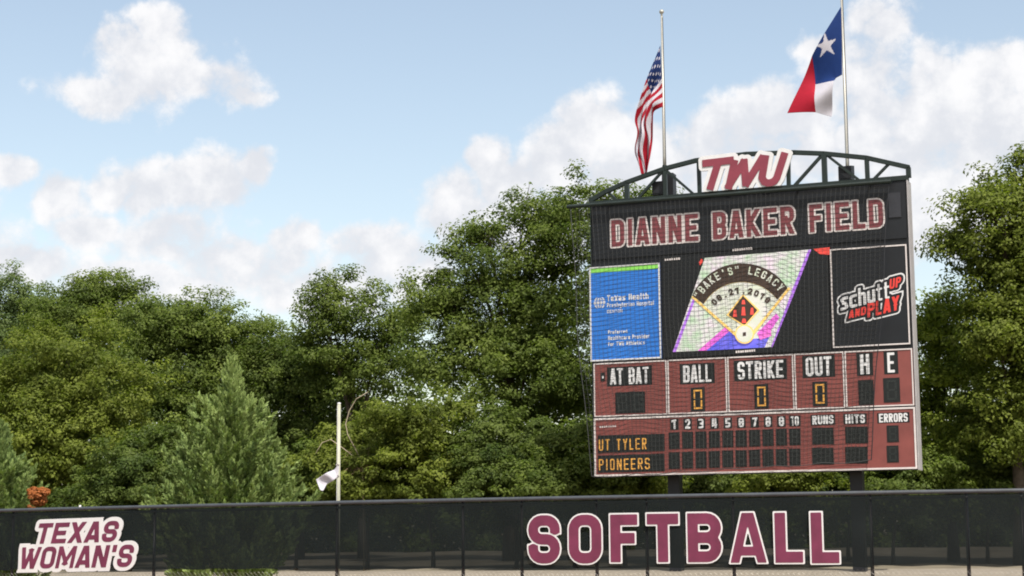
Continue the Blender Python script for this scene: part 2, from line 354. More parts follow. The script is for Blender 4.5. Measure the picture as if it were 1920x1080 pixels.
def plate(mb, loops, place, d0, d1, mi=0, side=None):
    """loops in sheet coords become a slab whose front is at d1 and back at d0"""
    if not loops: return
    def area(l): return sum(l[i-1][0]*l[i][1]-l[i][0]*l[i-1][1] for i in range(len(l)))/2
    def inside(p, l):
        r_ = False
        for i in range(len(l)):
            a, b = l[i-1], l[i]
            if (a[1] > p[1]) != (b[1] > p[1]) and p[0] < (b[0]-a[0])*(p[1]-a[1])/(b[1]-a[1])+a[0]: r_ = not r_
        return r_
    depth = [sum(inside(l[0], k) for k in loops if k is not l) for l in loops]
    for l, dp in zip(loops, depth):
        if dp % 2: continue
        grp = [l] + [k for k, dk in zip(loops, depth) if dk == dp+1 and inside(k[0], l)]
        flat = [p for g in grp for p in g]; n = len(flat)
        tris = tessellate_polygon([[Vector((p[0], p[1], 0)) for p in g] for g in grp])
        front = [place(p[0], p[1], d1) for p in flat]
        mb.add(front, [tuple(t) for t in tris], mi)
        fs = []; k0 = 0
        for g in grp:
            for i in range(len(g)):
                a, b = k0+i, k0+(i+1) % len(g); fs.append((a, b, b+n, a+n))
            k0 += len(g)
        mb.add(front + [place(p[0], p[1], d0) for p in flat], fs, mi if side is None else side)

# ------------------------------------------------------------------ palette
m_black = mat('black_panel', (.006, .0075, .010), .45, .25, 3)
m_steel = mat('dark_green_steel', (.009, .017, .014), .45, .25, 5)
m_maroon = mat('maroon_panel', (.185, .052, .045), .5, .17, 1.6)
m_maroonL = mat('maroon_lettering', (.20, .035, .055), .5, .12, 3)
m_header = mat('dull_maroon_vinyl', (.17, .042, .05), .55, .12, 3)
m_berry = mat('berry_vinyl', (.135, .022, .057), .5, .2, 2.5)
m_white = mat('white_paint', (.60, .61, .62), .5, .05, 4)
m_offw = mat('white_trim', (.58, .54, .53), .5, .1, 4)
m_alu = mat('brushed_aluminium', (.33, .32, .325), .45, .1, 4)
m_blue = mat('blue_vinyl', (.022, .16, .56), .45, .08, 2)
m_green = mat('green_vinyl', (.22, .60, .10), .45, .08, 2)
m_red = mat('red_vinyl', (.62, .045, .035), .5, .08, 4)
m_digit = mat('digit_module', (.006, .008, .008), .35, .3, 8)
m_segoff = mat('unlit_segment', (.016, .020, .019), .4, .2, 10)
m_amber = mat('lit_amber_segment', (.52, .26, .05), .5, .15, 12, emit=.22)
m_net = mat('net_cord', (.037, .040, .040), .8, .2, 8)
m_pole = mat('galvanised_pole', (.36, .355, .32), .4, .12, 3, metal=.3)
m_speaker = mat('speaker_cabinet', (.012, .014, .018), .5, .2, 6)
m_rail = mat('fence_rail', (.05, .058, .068), .45, .2, 4)
m_post = mat('fence_post', (.010, .011, .014), .5, .2, 4)
m_bark = mat('bark', (.075, .06, .045), .9, .35, 9, bump=.6)
m_wire = mat('galvanised_wire', (.30, .29, .27), .5, .2, 8, metal=.4)

# ------------------------------------------------------------------ fence line and ground
_top = [(-60,959),(0,957),(480,947),(632,942.5),(1000,934.5),(1440,927),(1900,920),(1980,919)]
def at_z(px, py, z):
    d = ray(px, py); return CAM + d*((z-CAM.z)/d.z)
_fx = np.array([[at_z(x, y, 2.44).x, at_z(x, y, 2.44).y] for x, y in _top])
_fc = np.polyfit(_fx[:, 0], _fx[:, 1], 2)
def fy(x): return float(np.polyval(_fc, x))
def gz(x, y):
    t = y - fy(max(-30, min(30, x)))
    return float(np.interp(t, [0, 1.5, 4, 7, 12, 22, 36, 60, 400], [0, 0, .3, .52, .8, 1.12, 1.45, 1.6, 1.6]))
def px_on_fence(px, py, d=0.0):
    """point where the pixel's ray meets the fence curve moved d towards the field"""
    dr = ray(px, py); lo, hi = 20.0, 80.0
    for _ in range(40):
        mid = (lo+hi)/2; x = dr.x*mid/dr.y
        if mid < fy(x) - d: lo = mid
        else: hi = mid
    return CAM + dr*(lo/dr.y)

def build_ground():
    xs = np.concatenate([np.linspace(-700, -60, 17), np.linspace(-50, 50, 81), np.linspace(60, 700, 17)])
    ys = np.concatenate([np.linspace(-60, 26, 14), np.linspace(28, 90, 90), np.linspace(95, 900, 20)])
    v = []; f = []
    for y in ys:
        for x in xs: v.append((x, y, gz(x, y) + (.05*math.sin(x*.7)*math.sin(y*.9) if y > fy(max(-30, min(30, x)))+3 else 0)))
    n = len(xs)
    for j in range(len(ys)-1):
        for i in range(n-1): f.append((j*n+i, j*n+i+1, (j+1)*n+i+1, (j+1)*n+i))
    mb = MB(); mb.add(v, f)
    M = mat('dry_ground', (.13, .11, .07), .95, .3, .35, bump=.5, col2=(.25, .22, .165))
    o = mb.build('ground', M, None, True); tag(o, kind='structure')
    # warning track on the field side
    mb = MB(); A = []
    xs = np.linspace(-30, 30, 61)
    for x in xs: A += [(x, fy(x)-4.2, .005), (x, fy(x)-.25, .005)]
    mb.add(A, [(2*i, 2*i+2, 2*i+3, 2*i+1) for i in range(60)])
    tag(mb.build('warning_track', mat('crushed_brick', (.30, .16, .10), .95, .2, 2, bump=.4)), kind='structure')
    # gravel road on the bank behind the fence
    mb = MB(); A = []
    for x in xs: A += [(x, fy(x)+8.2, gz(x, fy(x)+8.2)+.07), (x, fy(x)+11.8, gz(x, fy(x)+11.8)+.07)]
    mb.add(A, [(2*i, 2*i+2, 2*i+3, 2*i+1) for i in range(60)])
    tag(mb.build('gravel_path', mat('pale_gravel', (.21, .185, .145), .95, .2, 3, bump=.4)), kind='structure')
build_ground()

# ------------------------------------------------------------------ scoreboard frame
BL = Vector((2.164, 48.114, 3.32)); BR = Vector((10.162, 44.955, 3.32))
BU = (BR-BL).normalized(); BN = Vector((BU.y, -BU.x, 0)); BW = (BR-BL).length; BH = 10.725-3.32
def P(u, v, d=0.0): return BL + BU*u + Vector((0, 0, v)) + BN*d
def ob(px, py, d=0.0):
    dr = ray(px, py); t = ((BL + BN*d - CAM).dot(BN))/dr.dot(BN); q = CAM + dr*t - BL
    return q.dot(BU), q.z
def obl(pts, d=0.0): return [ob(x, y, d) for x, y in pts]
def slab(mb, u0, u1, v0, v1, d0, d1, mi=0):
    mb.hexa([P(u0,v0,d0),P(u1,v0,d0),P(u1,v0,d1),P(u0,v0,d1),P(u0,v1,d0),P(u1,v1,d0),P(u1,v1,d1),P(u0,v1,d1)], mi)
def rect(tl, tr, br, bl):
    a = [ob(*p) for p in (tl, tr, br, bl)]
    return (a[0][0]+a[3][0])/2, (a[1][0]+a[2][0])/2, (a[2][1]+a[3][1])/2, (a[0][1]+a[1][1])/2
def poly(mb, pts, d0, d1, mi=0): plate(mb, [pts], P, d0, d1, mi)
def border(mb, u0, u1, v0, v1, w, d0, d1, mi=0):
    slab(mb, u0, u1, v1-w, v1, d0, d1, mi); slab(mb, u0, u1, v0, v0+w, d0, d1, mi)
    slab(mb, u0, u0+w, v0+w, v1-w, d0, d1, mi); slab(mb, u1-w, u1, v0+w, v1-w, d0, d1, mi)

def build_scoreboard():
    base = (P(0, 0)+P(BW, 0))/2; base.z = gz(base.x, base.y+.5)
    sb = empty('scoreboard', base, 'tall maroon and black softball scoreboard with video screen on two steel posts', 'scoreboard')
    DEP = .5
    mb = MB(); slab(mb, .02, BW-.02, .02, BH, -DEP, -.02)
    mb.build('cabinet', m_black, sb)
    mb = MB(); slab(mb, BW-.019, BW+.012, 0.0, BH+.01, -DEP-.01, .012); mb.build('side_panel', m_alu, sb)
    mb = MB(); slab(mb, -.012, .019, 0.0, BH+.01, -DEP-.01, .012); mb.build('side_panel', m_steel, sb)
    # posts
    pu = [ob(1251, 905)[0], ob(1597, 905)[0]]
    for u in pu:
        mb = MB(); zt = ob(1247, 316)[1] if u == pu[0] else ob(1590, 312)[1]
        b = P(u, 0, -DEP-.25); zb = gz(b.x, b.y)-.3-BL.z
        slab(mb, u-.16, u+.16, zb, zt, -DEP-.40, -DEP-.08)
        mb.build('support_post', m_post, sb)
    # ---- header
    uh0, uh1 = .05, BW-.06; vh0 = ob(1400, 466)[1]-.02; vh1 = BH-.06
    mb = MB(); slab(mb, uh0, uh1, vh0, vh1, -.018, .02); hd = mb.build('header_panel', m_black, sb)
    ur = ob(1665, 400)[0]
    mb = MB(); slab(mb, ur+.03, uh1-.12, vh0+.55, vh1-.25, .022, .05); mb.build('access_hatch', mat('hatch_paint', (.022,.024,.030), .5, .2), hd)
    u0, va = ob(1147, 441); u1, vb = ob(1656, 397); vm_ = (va+vb)/2
    ht = .735; txt = 'DIANNE BAKER FIELD'
    for c, gx, gw in layout(txt, u1-u0, .24):
        if c == ' ': continue
        sh = Sheet(-.12, -.12, gw+.12, ht+.12, .018); sh.put(c, gw, ht, .125, [[1,0,0],[0,1,0]])
        pl = lambda x, y, d: P(u0+gx+x, vm_-ht/2+y, d)
        mb = MB(); plate(mb, sh.contours(.042), pl, .021, .03, 0); plate(mb, sh.contours(-.002), pl, .03, .036, 1)
        mb.build('letter', [m_offw, m_header], hd)
    # ---- sponsor panel, blue
    a = rect((1104,503),(1237,492),(1241,671),(1110,679))
    mb = MB(); slab(mb, a[0], a[1], a[2], a[3], -.018, .03); sp = mb.build('sponsor_panel', m_blue, sb); sp['label'] = 'blue sponsor panel with green top stripe and white lettering'
    mb = MB(); border(mb, a[0], a[1], a[2], a[3], .04, .031, .045); mb.build('frame', m_white, sp)
    mb = MB(); slab(mb, a[0]+.041, a[1]-.041, a[3]-.16, a[3]-.041, .031, .036); mb.build('stripe', m_green, sp)
    def small_text(lines, parent, m_, d=.036):
        for (t, x0, y0, x1, y1, hpx, st) in lines:
            ua, va_ = ob(x0, y0); ub, vb_ = ob(x1, y1); hh = hpx/3351*46.8
            sh = Sheet(-.05, -.12, ub-ua+.05, hh+.05, .011); sh.text(t, 0, 0, ub-ua, hh, st*hh)
            mb = MB(); v_ = (va_+vb_)/2
            plate(mb, sh.contours(0), lambda x, y, dd: P(ua+x, v_+y, dd), d-.004, d, 0)
            if mb.v: tag(mb.build('lettering', m_, parent), kind='stuff')
    small_text([('Texas Health', 1139, 566, 1217, 560, 12, .2), ('Presbyterian Hospital', 1139, 578, 1227, 571, 9, .15), ('DENTON', 1139, 588, 1168, 585, 6, .17),
                ('Preferred', 1141, 627, 1177, 624, 7, .18), ('Healthcare Provider', 1141, 639, 1219, 633, 8, .17), ('for TWU Athletics', 1141, 650, 1210, 645, 8, .17)], sp, m_white)
    cu, cv = ob(1125, 568); sh = Sheet(-.25, -.25, .25, .25, .01)
    r_ = .165
    sh.d = np.minimum(sh.d, np.hypot(sh.X, sh.Y)-r_)
    for (x0,y0,x1,y1) in ((-.2,.055,.2,.055),(-.2,-.055,.2,-.055),(0,-.2,0,.2)): sh.d = np.maximum(sh.d, -seg_field(sh.X, sh.Y, [[(x0,y0),(x1,y1)]], .012))
    sh.d = np.maximum(sh.d, -(np.abs(np.hypot(sh.X/.55, sh.Y)-r_*.98)-.02))
    mb = MB(); plate(mb, sh.contours(0), lambda x, y, d: P(cu+x, cv+y, d), .031, .036); mb.build('globe_emblem', m_white, sp)
    # ---- right sponsor panel
    a = rect((1557,468),(1704,458),(1709,645),(1562,653)); a = (a[0], BW-.08, a[2], a[3])
    mb = MB(); slab(mb, a[0], a[1], a[2], a[3], -.018, .03); rp = mb.build('sponsor_panel', m_black, sb); rp['label'] = 'black sponsor panel with slanted red and white lettering'
    mb = MB(); border(mb, a[0], a[1], a[2], a[3], .035, .031, .045); mb.build('frame', m_offw, rp)
    x0, y0 = ob(1570, 612); x1, y1 = ob(1697, 505); sl = .22; hh = .38
    sh = Sheet(x0-.2, y0-.4, x1+.3, y1+.4, .0125)
    lets = []
    for (txt, pa, pb_, h2, t2, g2, shr, mi_) in (('schutt', (1577,583), (1668,548), .46, .085, .16, 0, m_white), ('AND', (1592,598), (1624,590), .21, .055, .2, .1, m_red), ('PLAY', (1627,596), (1686,577), .37, .095, .16, .05, m_red), ('UP', (1668,543), (1689,533), .26, .065, .2, .1, m_red)):
        a1, b1 = ob(*pa), ob(*pb_)
        for c, gx, gw in layout(txt, b1[0]-a1[0], g2):
            A = [[1, shr, a1[0]+gx], [.2, 1, a1[1]+gx*.2]]; t3 = min(t2, gw*.36); q = Sheet(a1[0]+gx-.1, a1[1]+gx*.2-.1, a1[0]+gx+gw+.15, a1[1]+gx*.2+h2+.2, .0125)
            q.put(c, gw, h2, t3, A); sh.put(c, gw, h2, t3, A); lets.append((q.contours(0), mi_))
    mb = MB(); plate(mb, sh.contours(.10), P, .031, .035, 0); plate(mb, sh.contours(.062), P, .035, .039, 1)
    mb.build('lettering_backing', [m_white, m_black], rp)
    for l, mi_ in lets:
        mb = MB(); plate(mb, l, P, .0395, .044); mb.build('letter', mi_, rp)
    # ---- video screen
    a = (ob(1244, 580)[0], ob(1556, 560)[0]-.02, ob(1400, 668)[1]+.06, vh0-.03)
    m_vs = mat('video_screen_dark', (.007, .008, .009), .4, .3, 10)
    mb = MB(); slab(mb, a[0], a[1], a[2], a[3], -.018, .025); vs = mb.build('video_screen', m_vs, sb)
    def led(name, col, col2, sc, em=.22): return mat(name, col, .5, .1, sc, emit=em, col2=col2)
    ledw = led('led_white', (.38, .60, .36), (.70, .56, .70), 2.6, .18); ledg = led('led_cream', (.50, .58, .42), (.56, .54, .54), 3.5, .2)
    ledb = led('led_blue', (.07, .09, .62), (.16, .14, .66), 3); ledm = led('led_magenta', (.55, .10, .58), (.75, .16, .55), 3); ledp = led('led_violet', (.30, .12, .62), (.42, .18, .70), 3)
    ledk = led('led_black', (.035, .022, .016), (.05, .03, .02), 6, .15); ledy = led('led_gold', (.75, .48, .12), (.80, .55, .18), 6); ledr = led('led_red', (.62, .05, .04), (.7, .08, .06), 6)
    def part(name, px, d, m_, parent=vs):
        mb = MB(); poly(mb, obl(px), d-.004, d, 0); return mb.build(name, m_, parent)
    part('picture', [(1322,484),(1521,468),(1449,651),(1262,660)], .030, ledw)
    part('picture_patch', [(1262,660),(1268,660),(1305,560),(1300,560)], .035, ledp)
    part('picture_patch', [(1325,657.5),(1372,618),(1386,638),(1430,634),(1444,630),(1434,651.5)], .035, ledb)
    part('picture_patch', [(1309,658),(1325,657.5),(1372,619),(1363,611)], .035, ledm)
    part('picture_patch', [(1420,625),(1456,588),(1462,596),(1446,620),(1447,630),(1426,638)], .0352, ledm)
    part('picture_patch', [(1521.5,468.5),(1516,469),(1484,548),(1489,552)], .035, ledp)
    part('picture_patch', [(1489,552),(1484,550),(1446,651),(1449,651)], .035, ledp)
    part('picture_patch', [(1525,467),(1556,464),(1556,478),(1538,477)], .030, ledr)
    part('picture_patch', [(1311,492),(1316,485),(1319,490),(1313,498)], .030, ledr)
    def arc(cx, cy, r_, a0, a1, n=18): return [(cx+r_*math.sin(R(a0+(a1-a0)*i/n)), cy-r_*math.cos(R(a0+(a1-a0)*i/n))) for i in range(n+1)]
    out = arc(1392, 596, 102, -66, 57); inn = arc(1392, 612, 83, -60, 53)
    part('field_sector', [(1301,557)]+arc(1392, 612, 85, -58, 51)+[(1478,541),(1405,630),(1388,632)], .040, ledg)
    mb = MB()
    for pl_ in ([(1300,555),(1386,630),(1383,634),(1297,558)], [(1479,539),(1407,629),(1410,633),(1483,541)], arc(1392,612,85,-58,51)+arc(1392,612,82.5,51,-58)): poly(mb, obl(pl_), .041, .045)
    mb.build('foul_line', ledy, vs)
    part('arch_band', out+list(reversed(inn)), .050, ledk)
    part('infield_diamond', [(1394,552),(1425,582),(1397,613),(1363,591)], .050, ledy); part('infield_diamond', [(1394,555),(1421,582),(1397,610),(1367,591)], .055, ledk)
    for (x, y, w_, h_) in ((1395,567,7,8),(1395,584,8,16),(1396,602,9,8),(1379,588,7,13),(1411,584,7,13)): part('player_figure', [(x-w_/2,y+h_/2),(x-w_*.3,y-h_/2),(x+w_*.3,y-h_/2),(x+w_/2,y+h_/2)], .060, ledr)
    part('home_circle', arc(1397,627,18,0,352,20), .065, ledy); part('home_circle', arc(1397,627,15.5,0,352,20), .070, ledg)
    mb = MB(); poly(mb, obl([(1394,624),(1400,623),(1400,630),(1394,631)]), .071, .075); mb.build('plate_mark', ledk, vs)
    def arc_text(txt, cx, cy, r_, a0, a1, hpx, wpx, tpx, m_, d):
        mb = MB()
        for i, c in enumerate(txt):
            if c == ' ': continue
            th = R(a0+(a1-a0)*(i+.5)/len(txt)); ww = wpx*(.4 if c in ".'" else 1)
            sh = Sheet(-2, -2, ww+2, hpx+2, .45); sh.put(c, ww, hpx, tpx, [[1,0,0],[0,1,0]])
            def pl(x, y, dd):
                lx, ly = x-ww/2, y+r_
                px_, py_ = cx+lx*math.cos(th)+ly*math.sin(th), cy+lx*math.sin(th)-ly*math.cos(th)
                u, v = ob(px_, py_); return P(u, v, dd)
            plate(mb, sh.contours(0), pl, d-.004, d)
        return tag(mb.build('lettering', m_, vs), kind='stuff')
    arc_text("\"BAKE'S\" LEGACY", 1392, 602, 88, -64, 53, 15, 8.2, 2.4, ledg, .055)
    arc_text('08.21.2018', 1392, 618, 67, -50, 46, 12, 8.5, 3, ledk, .055)
    mb = MB(); random.seed(3)
    for (x, y, n) in ((1247,487,7),(1374,469,9),(1380,660,9)):
        for k in range(n):
            w_ = 2.6+random.random(); xx = x+k*4.2; yy = y-k*.35; poly(mb, obl([(xx,yy+2.2),(xx,yy-1.5-random.random()),(xx+w_,yy-1.8),(xx+w_,yy+2)]), .026, .032)
    tag(mb.build('maker_mark', m_offw, vs), kind='stuff')
    # ---- score panels
    r1 = rect((1110,684),(1712,651),(1716,764),(1114,784)); r2 = rect((1114,788),(1716,768),(1722,879),(1116,893))
    def panel(u0, u1, v0, v1):
        mb = MB(); slab(mb, u0, u1, v0, v1, -.018, .03); return mb.build('score_panel', m_maroon, sb)
    divs = [.03] + [ob(x, 720)[0] for x in (1252, 1364.5, 1490, 1585)] + [BW-.03]
    v1a, v1b = (ob(1400,773)[1]+.015), ob(1400,668)[1]
    caps = {0: [('AT BAT', 1145, 1217, 722, 688)], 1: [('BALL', 1282, 1334, 718, 683)], 2: [('STRIKE', 1384, 1469, 712, 675)], 3: [('OUT', 1512, 1559, 706, 668)], 4: [('H', 1614, 1630, 702, 664), ('E', 1665, 1677, 699, 661)]}
    mods = {0: [(1155,1182,776,735,''),(1183,1210,775,734,'')], 1: [(1297,1322,772,726,'0')], 2: [(1416,1441,767,720,'0')], 3: [(1525,1551,762,715,'0')], 4: [(1611,1638,760,712,''),(1658,1687,755,708,'')]}
    def caption(parent, t, x0, x1, yb, yt, pad=4, st=.2):
        ua, vb_ = ob(x0, yb); ub, vt = ob(x1, yt)
        k = pad/3351*46.5
        mb = MB(); slab(mb, ua-k*1.6, ub+k*1.6, vb_-k*.7, vt+k*.7, .031, .035)
        sh = Sheet(-.03, -.03, ub-ua+.03, vt-vb_+.03, max(.008, (vt-vb_)/45)); g = .18
        sh.text(t, 0, 0, ub-ua, vt-vb_, st*(vt-vb_), g)
        plate(mb, sh.contours(0), lambda x, y, d: P(ua+x, vb_+y, d), .036, .042, 1)
        mb.build('caption', [m_digit, m_white], parent)
    def module(parent, x0, x1, yb, yt, lit='', name='digit_module'):
        ua, vb_ = ob(x0, yb); ub, vt = ob(x1, yt); w_, h_ = ub-ua, vt-vb_
        mb = MB(); slab(mb, ua, ub, vb_, vt, .031, .04)
        mx_, my = w_*.2, h_*.1; t = w_*.11
        x0_, x1_, y0_, y1_ = ua+mx_, ub-mx_, vb_+my, vt-my; ym = (y0_+y1_)/2
        segs = [(x0_,x1_,y0_,y0_+t),(x0_,x1_,y1_-t,y1_),(x0_,x0_+t,y0_+t*1.2,ym-t*.6),(x0_,x0_+t,ym+t*.6,y1_-t*1.2),(x1_-t,x1_,y0_+t*1.2,ym-t*.6),(x1_-t,x1_,ym+t*.6,y1_-t*1.2),(x0_+t,x1_-t,ym-t*.5,ym+t*.5)]
        on = [0,1,2,3,4,5] if lit == '0' else []
        for i, sg in enumerate(segs):
            slab(mb, sg[0], sg[1], sg[2], sg[3], .041, .045, 2 if i in on else 1)
        mb.build(name, [m_digit, m_segoff, m_amber], parent)
    for i in range(5):
        pn = panel(divs[i]+.012, divs[i+1]-.012, v1a, v1b)
        mb = MB(); border(mb, divs[i]-.01 if i else .03, divs[i+1]+.01 if i < 4 else BW-.03, v1a-.02, v1b+.02, .045, .031, .046) if False else border(mb, divs[i]+.013, divs[i+1]-.013, v1a+.001, v1b-.001, .032, .031, .046)
        mb.build('frame', m_offw, pn)
        for c in caps[i]: caption(pn, *c)
        for q in mods[i]: module(pn, *q)
        if i == 0:
            mb = MB(); u, v = ob(1131, 707); slab(mb, u-.06, u+.06, v-.12, v+.12, .031, .04); slab(mb, u-.015, u+.025, v-.04, v+.03, .041, .045, 1); mb.build('hit_lamp', [m_digit, m_white], pn)
    v2b, v2a = v1a-.035, .035
    pn = panel(.042, BW-.042, v2a, v2b)
    mb = MB(); border(mb, .03, BW-.03, v2a-.01, v2b+.0, .045, .031, .046); mb.build('frame', m_offw, pn)
    lin = lambda x, yl, yr: yl + (yr-yl)*(x-1115)/(1720-1115)
    xs10 = [1265 + (1491-1265)/9*k for k in range(10)]
    for k, x in enumerate(xs10):
        yc = lin(x, 800, 783); n = str(k+1); hw = 4.5 if k < 9 else 7
        caption(pn, n, x-hw, x+hw, yc+9, yc-9, 2, .24)
        for (ya, yb) in ((831, 812), (868, 850)):
            y0 = lin(x, ya, yb); module(pn, x-10, x+10, y0+16, y0-16)
    for (t, x0, x1) in (('RUNS', 1524, 1563), ('HITS', 1586, 1622), ('ERRORS', 1649, 1702)):
        xc = (x0+x1)/2; yc = lin(xc, 800, 782); caption(pn, t, x0, x1, yc+9, yc-9, 2, .22)
        xx = [(1524,1543),(1544,1563)] if t == 'RUNS' else ([(1586,1606),(1607,1627)] if t == 'HITS' else [(1664,1685)])
        for (p, q) in xx:
            for (ya, yb) in ((831, 812), (868, 850)):
                y0 = lin(xc, ya, yb); module(pn, p, q, y0+16, y0-16)
    mb = MB()
    for k in range(8):
        xx = 1125+k*4; poly(mb, obl([(xx,802-k*.2),(xx,799-k*.2),(xx+2.8,799-k*.2),(xx+2.8,802-k*.2)]), .031, .037)
    tag(mb.build('maker_mark', m_offw, pn), kind='stuff')
    for (t, ya, x1) in (('UT TYLER', 833, 1213), ('PIONEERS', 870, 1219)):
        ua, v = ob(1124, ya+10); ub, _ = ob(x1, ya); u2, _ = ob(1247, ya); _, vt = ob(1124, ya-13)
        vt -= .06; v -= .03
        mb = MB(); slab(mb, ua-.03, u2, v-.06, vt+.1, .031, .04)
        lm = mb.build('name_display', m_digit, pn)
        sh = Sheet(-.03, -.03, ub-ua+.03, vt-v+.03, .011); sh.text(t, 0, 0, ub-ua, vt-v, .034, .5)
        mb2 = MB(); plate(mb2, sh.contours(0), lambda x, y, d: P(ua+x, v+y, d), .041, .045)
        tag(mb2.build('lit_name', m_amber, pn), kind='stuff')
    # ---- arched truss on top
    chord = [(1106,377),(1135,360),(1175,342),(1247,316),(1305,301),(1400,289),(1490,286),(1545,288),(1625,296),(1705,314)]
    td = -.12
    cp = [P(*ob(x, y, td), td) for x, y in chord]
    mb = MB()
    for i in range(len(cp)-1): mb.bar(cp[i]-(cp[i+1]-cp[i]).normalized()*.02, cp[i+1], .12, .11)
    mb.build('truss_chord', m_steel, sb)
    mb = MB(); slab(mb, -.02, BW+.02, BH+.012, BH+.13, -.2, .02); mb.build('truss_chord', m_steel, sb)
    def py_top(x): return 386+(338-386)*(x-1105)/601
    for (x0, y0, x1, y1, w_) in ((1175,343,1176,None,.12),(1545,289,1547,None,.13),(1625,297,1627,None,.11),(1703,314,1704,None,.12),(1247,318,1248,None,.1),
                                 (1140,360,1158,None,.06),(1243,320,1195,None,.07),(1251,321,1302,None,.07),(1542,290,1488,None,.08),(1549,290,1614,None,.07),(1668,306,1636,None,.07),(1310,300,1312,None,.1),(1400,290,1401,None,.1),(1478,287,1479,None,.1)):
        a_ = P(*ob(x0, y0, td), td); b_ = P(*ob(x1, py_top(x1)-5, td), td)
        mb = MB(); mb.bar(a_, b_, w_, w_, BN); mb.build('truss_strut', m_steel, sb)
    # ---- three letter sign on the truss
    sh = Sheet(ob(1295, 365, .1)[0], ob(1400, 368, .1)[1], ob(1500, 300, .1)[0], ob(1400, 255, .1)[1], .016)
    q = lambda pts: [ob(x, y, .1) for x, y in pts]
    bot_ = BH+.115
    sh.strokes([q([(1317,307),(1376,300)]), q([(1347,304),(1331,356)]), q([(1378,300),(1366,355)]), q([(1364,353),(1397,300)]), q([(1395,298),(1399,349)]), q([(1397,349),(1432,292)]),
                q([(1436,291),(1429,333),(1433,341),(1442,344),(1452,340),(1457,333),(1472,286)])], .098); d_ = sh.d.copy(); cut = bot_-sh.Y
    sh.d = np.maximum(d_-.105, cut); mb = MB(); plate(mb, sh.contours(0), P, .04, .10, 0); sh.d = np.maximum(d_, cut); ts = mb.build('emblem_sign', m_white, sb); ts['label'] = 'white backed maroon three-letter emblem on top of the truss'
    mb = MB(); plate(mb, sh.contours(0), P, .101, .12, 0); mb.build('letter', m_maroonL, ts)
    return sb, pu, DEP
SB, PU, DEP = build_scoreboard()

# ------------------------------------------------------------------ net in front of the scoreboard
def build_net():
    d = .2
    c = [P(*ob(x, y, d), d) for x, y in ((1070,391),(1667,343),(1634,862),(1110,893))]
    b = (c[2]+c[3])/2
    root = empty('protective_net', (b.x, b.y, c[3].z), 'fine dark protective net hung on a bar in front of scoreboard', 'net')
    mb = MB(); e0 = P(*ob(1063, 388, d), d); e1 = P(*ob(1671, 340, d), d); mb.tube([e0, e1], .055, 8); mb.build('top_bar', m_steel, root)
    for u in (.6, 3.2, 5.8, 7.7):
        mb = MB(); a_ = P(u, BH-.0, .0); z = (e0 + (e1-e0)*((u+.45)/8.6)).z; b_ = P(u, z-BL.z, d); mb.bar(P(u, BH+.05, .02), b_, .05, .05); mb.build('bracket', m_steel, root)
    def Q(s, t):
        p = c[0]*(1-s)*(1-t) + c[1]*s*(1-t) + c[2]*s*t + c[3]*(1-s)*t
        k = math.sin(math.pi*t)*(.10*math.sin(7*s+1)+.07*math.sin(17*s+2*t)) + .03*math.sin(23*s+9*t)
        return p + BN*k + BU*(.05*math.sin(9*t+4*s)*math.sin(math.pi*t)) + Vector((0, 0, -.05*math.sin(math.pi*((s*6) % 1))*t))
    mb = MB(); nv, nh, r_ = 70, 60, .0056
    for i in range(nv+1): mb.tube([Q(i/nv, t/14) for t in range(15)], r_*.72, 3, cap=False)
    for j in range(nh+1): mb.tube([Q(s/24, j/nh) for s in range(25)], r_, 3, cap=False)
    tag(mb.build('netting', m_net, root), kind='stuff')
    mb = MB(); mb.tube([Q(1, t/14)+BN*.01 for t in range(15)], .013, 5); mb.build('edge_rope', m_speaker, root)
    mb = MB(); mb.tube([Q(0, t/14)+BN*.01 for t in range(15)], .011, 5); mb.build('edge_rope', m_net, root)
    mb = MB(); mb.tube([Q(s/24, 1)+BN*.01 for s in range(25)], .010, 5); mb.build('edge_rope', m_net, root)
build_net()

# ------------------------------------------------------------------ flagpoles, flags, loudspeakers
def grid_flag(name, fn, nu, nv, matfn, mats, label, cat):
    v = [fn(i/nu, j/nv) for i in range(nu+1) for j in range(nv+1)]
    mb = MB(); n = nv+1
    for i in range(nu):
        for j in range(nv):
            mb.f.append((i*n+j, (i+1)*n+j, (i+1)*n+j+1, i*n+j+1)); mb.m.append(matfn((i+.5)/nu, (j+.5)/nv, v[i*n+j]))
    mb.v = [tuple(p) for p in v]
    o = mb.build(name, mats, None, True); tag(o, label, cat)
    sm = o.modifiers.new('cloth_thickness', 'SOLIDIFY'); sm.thickness = .004
    return o
def cloth(name, col):
    M = mat(name, col, .75, .07, 5, spec=.2)
    nt = M.node_tree; pb = nt.nodes['Principled BSDF']; out = nt.nodes['Material Output']
    tr = nt.nodes.new('ShaderNodeBsdfTranslucent'); tr.inputs[0].default_value = (*col, 1); ms = nt.nodes.new('ShaderNodeMixShader'); ms.inputs[0].default_value = .25
    nt.links.new(pb.outputs[0], ms.inputs[1]); nt.links.new(tr.outputs[0], ms.inputs[2]); nt.links.new(ms.outputs[0], out.inputs[0]); return M
c_red, c_white, c_blue = cloth('red_cloth', (.36, .012, .028)), cloth('white_cloth', (.58, .575, .64)), cloth('navy_cloth', (.015, .035, .14))
c_red2 = cloth('scarlet_cloth', (.40, .014, .034)); c_blue2 = cloth('blue_cloth', (.012, .04, .17))
def crv(keys, u):
    ks = [k[0] for k in keys]; return (float(np.interp(u, ks, [k[1] for k in keys])), float(np.interp(u, ks, [k[2] for k in keys])))
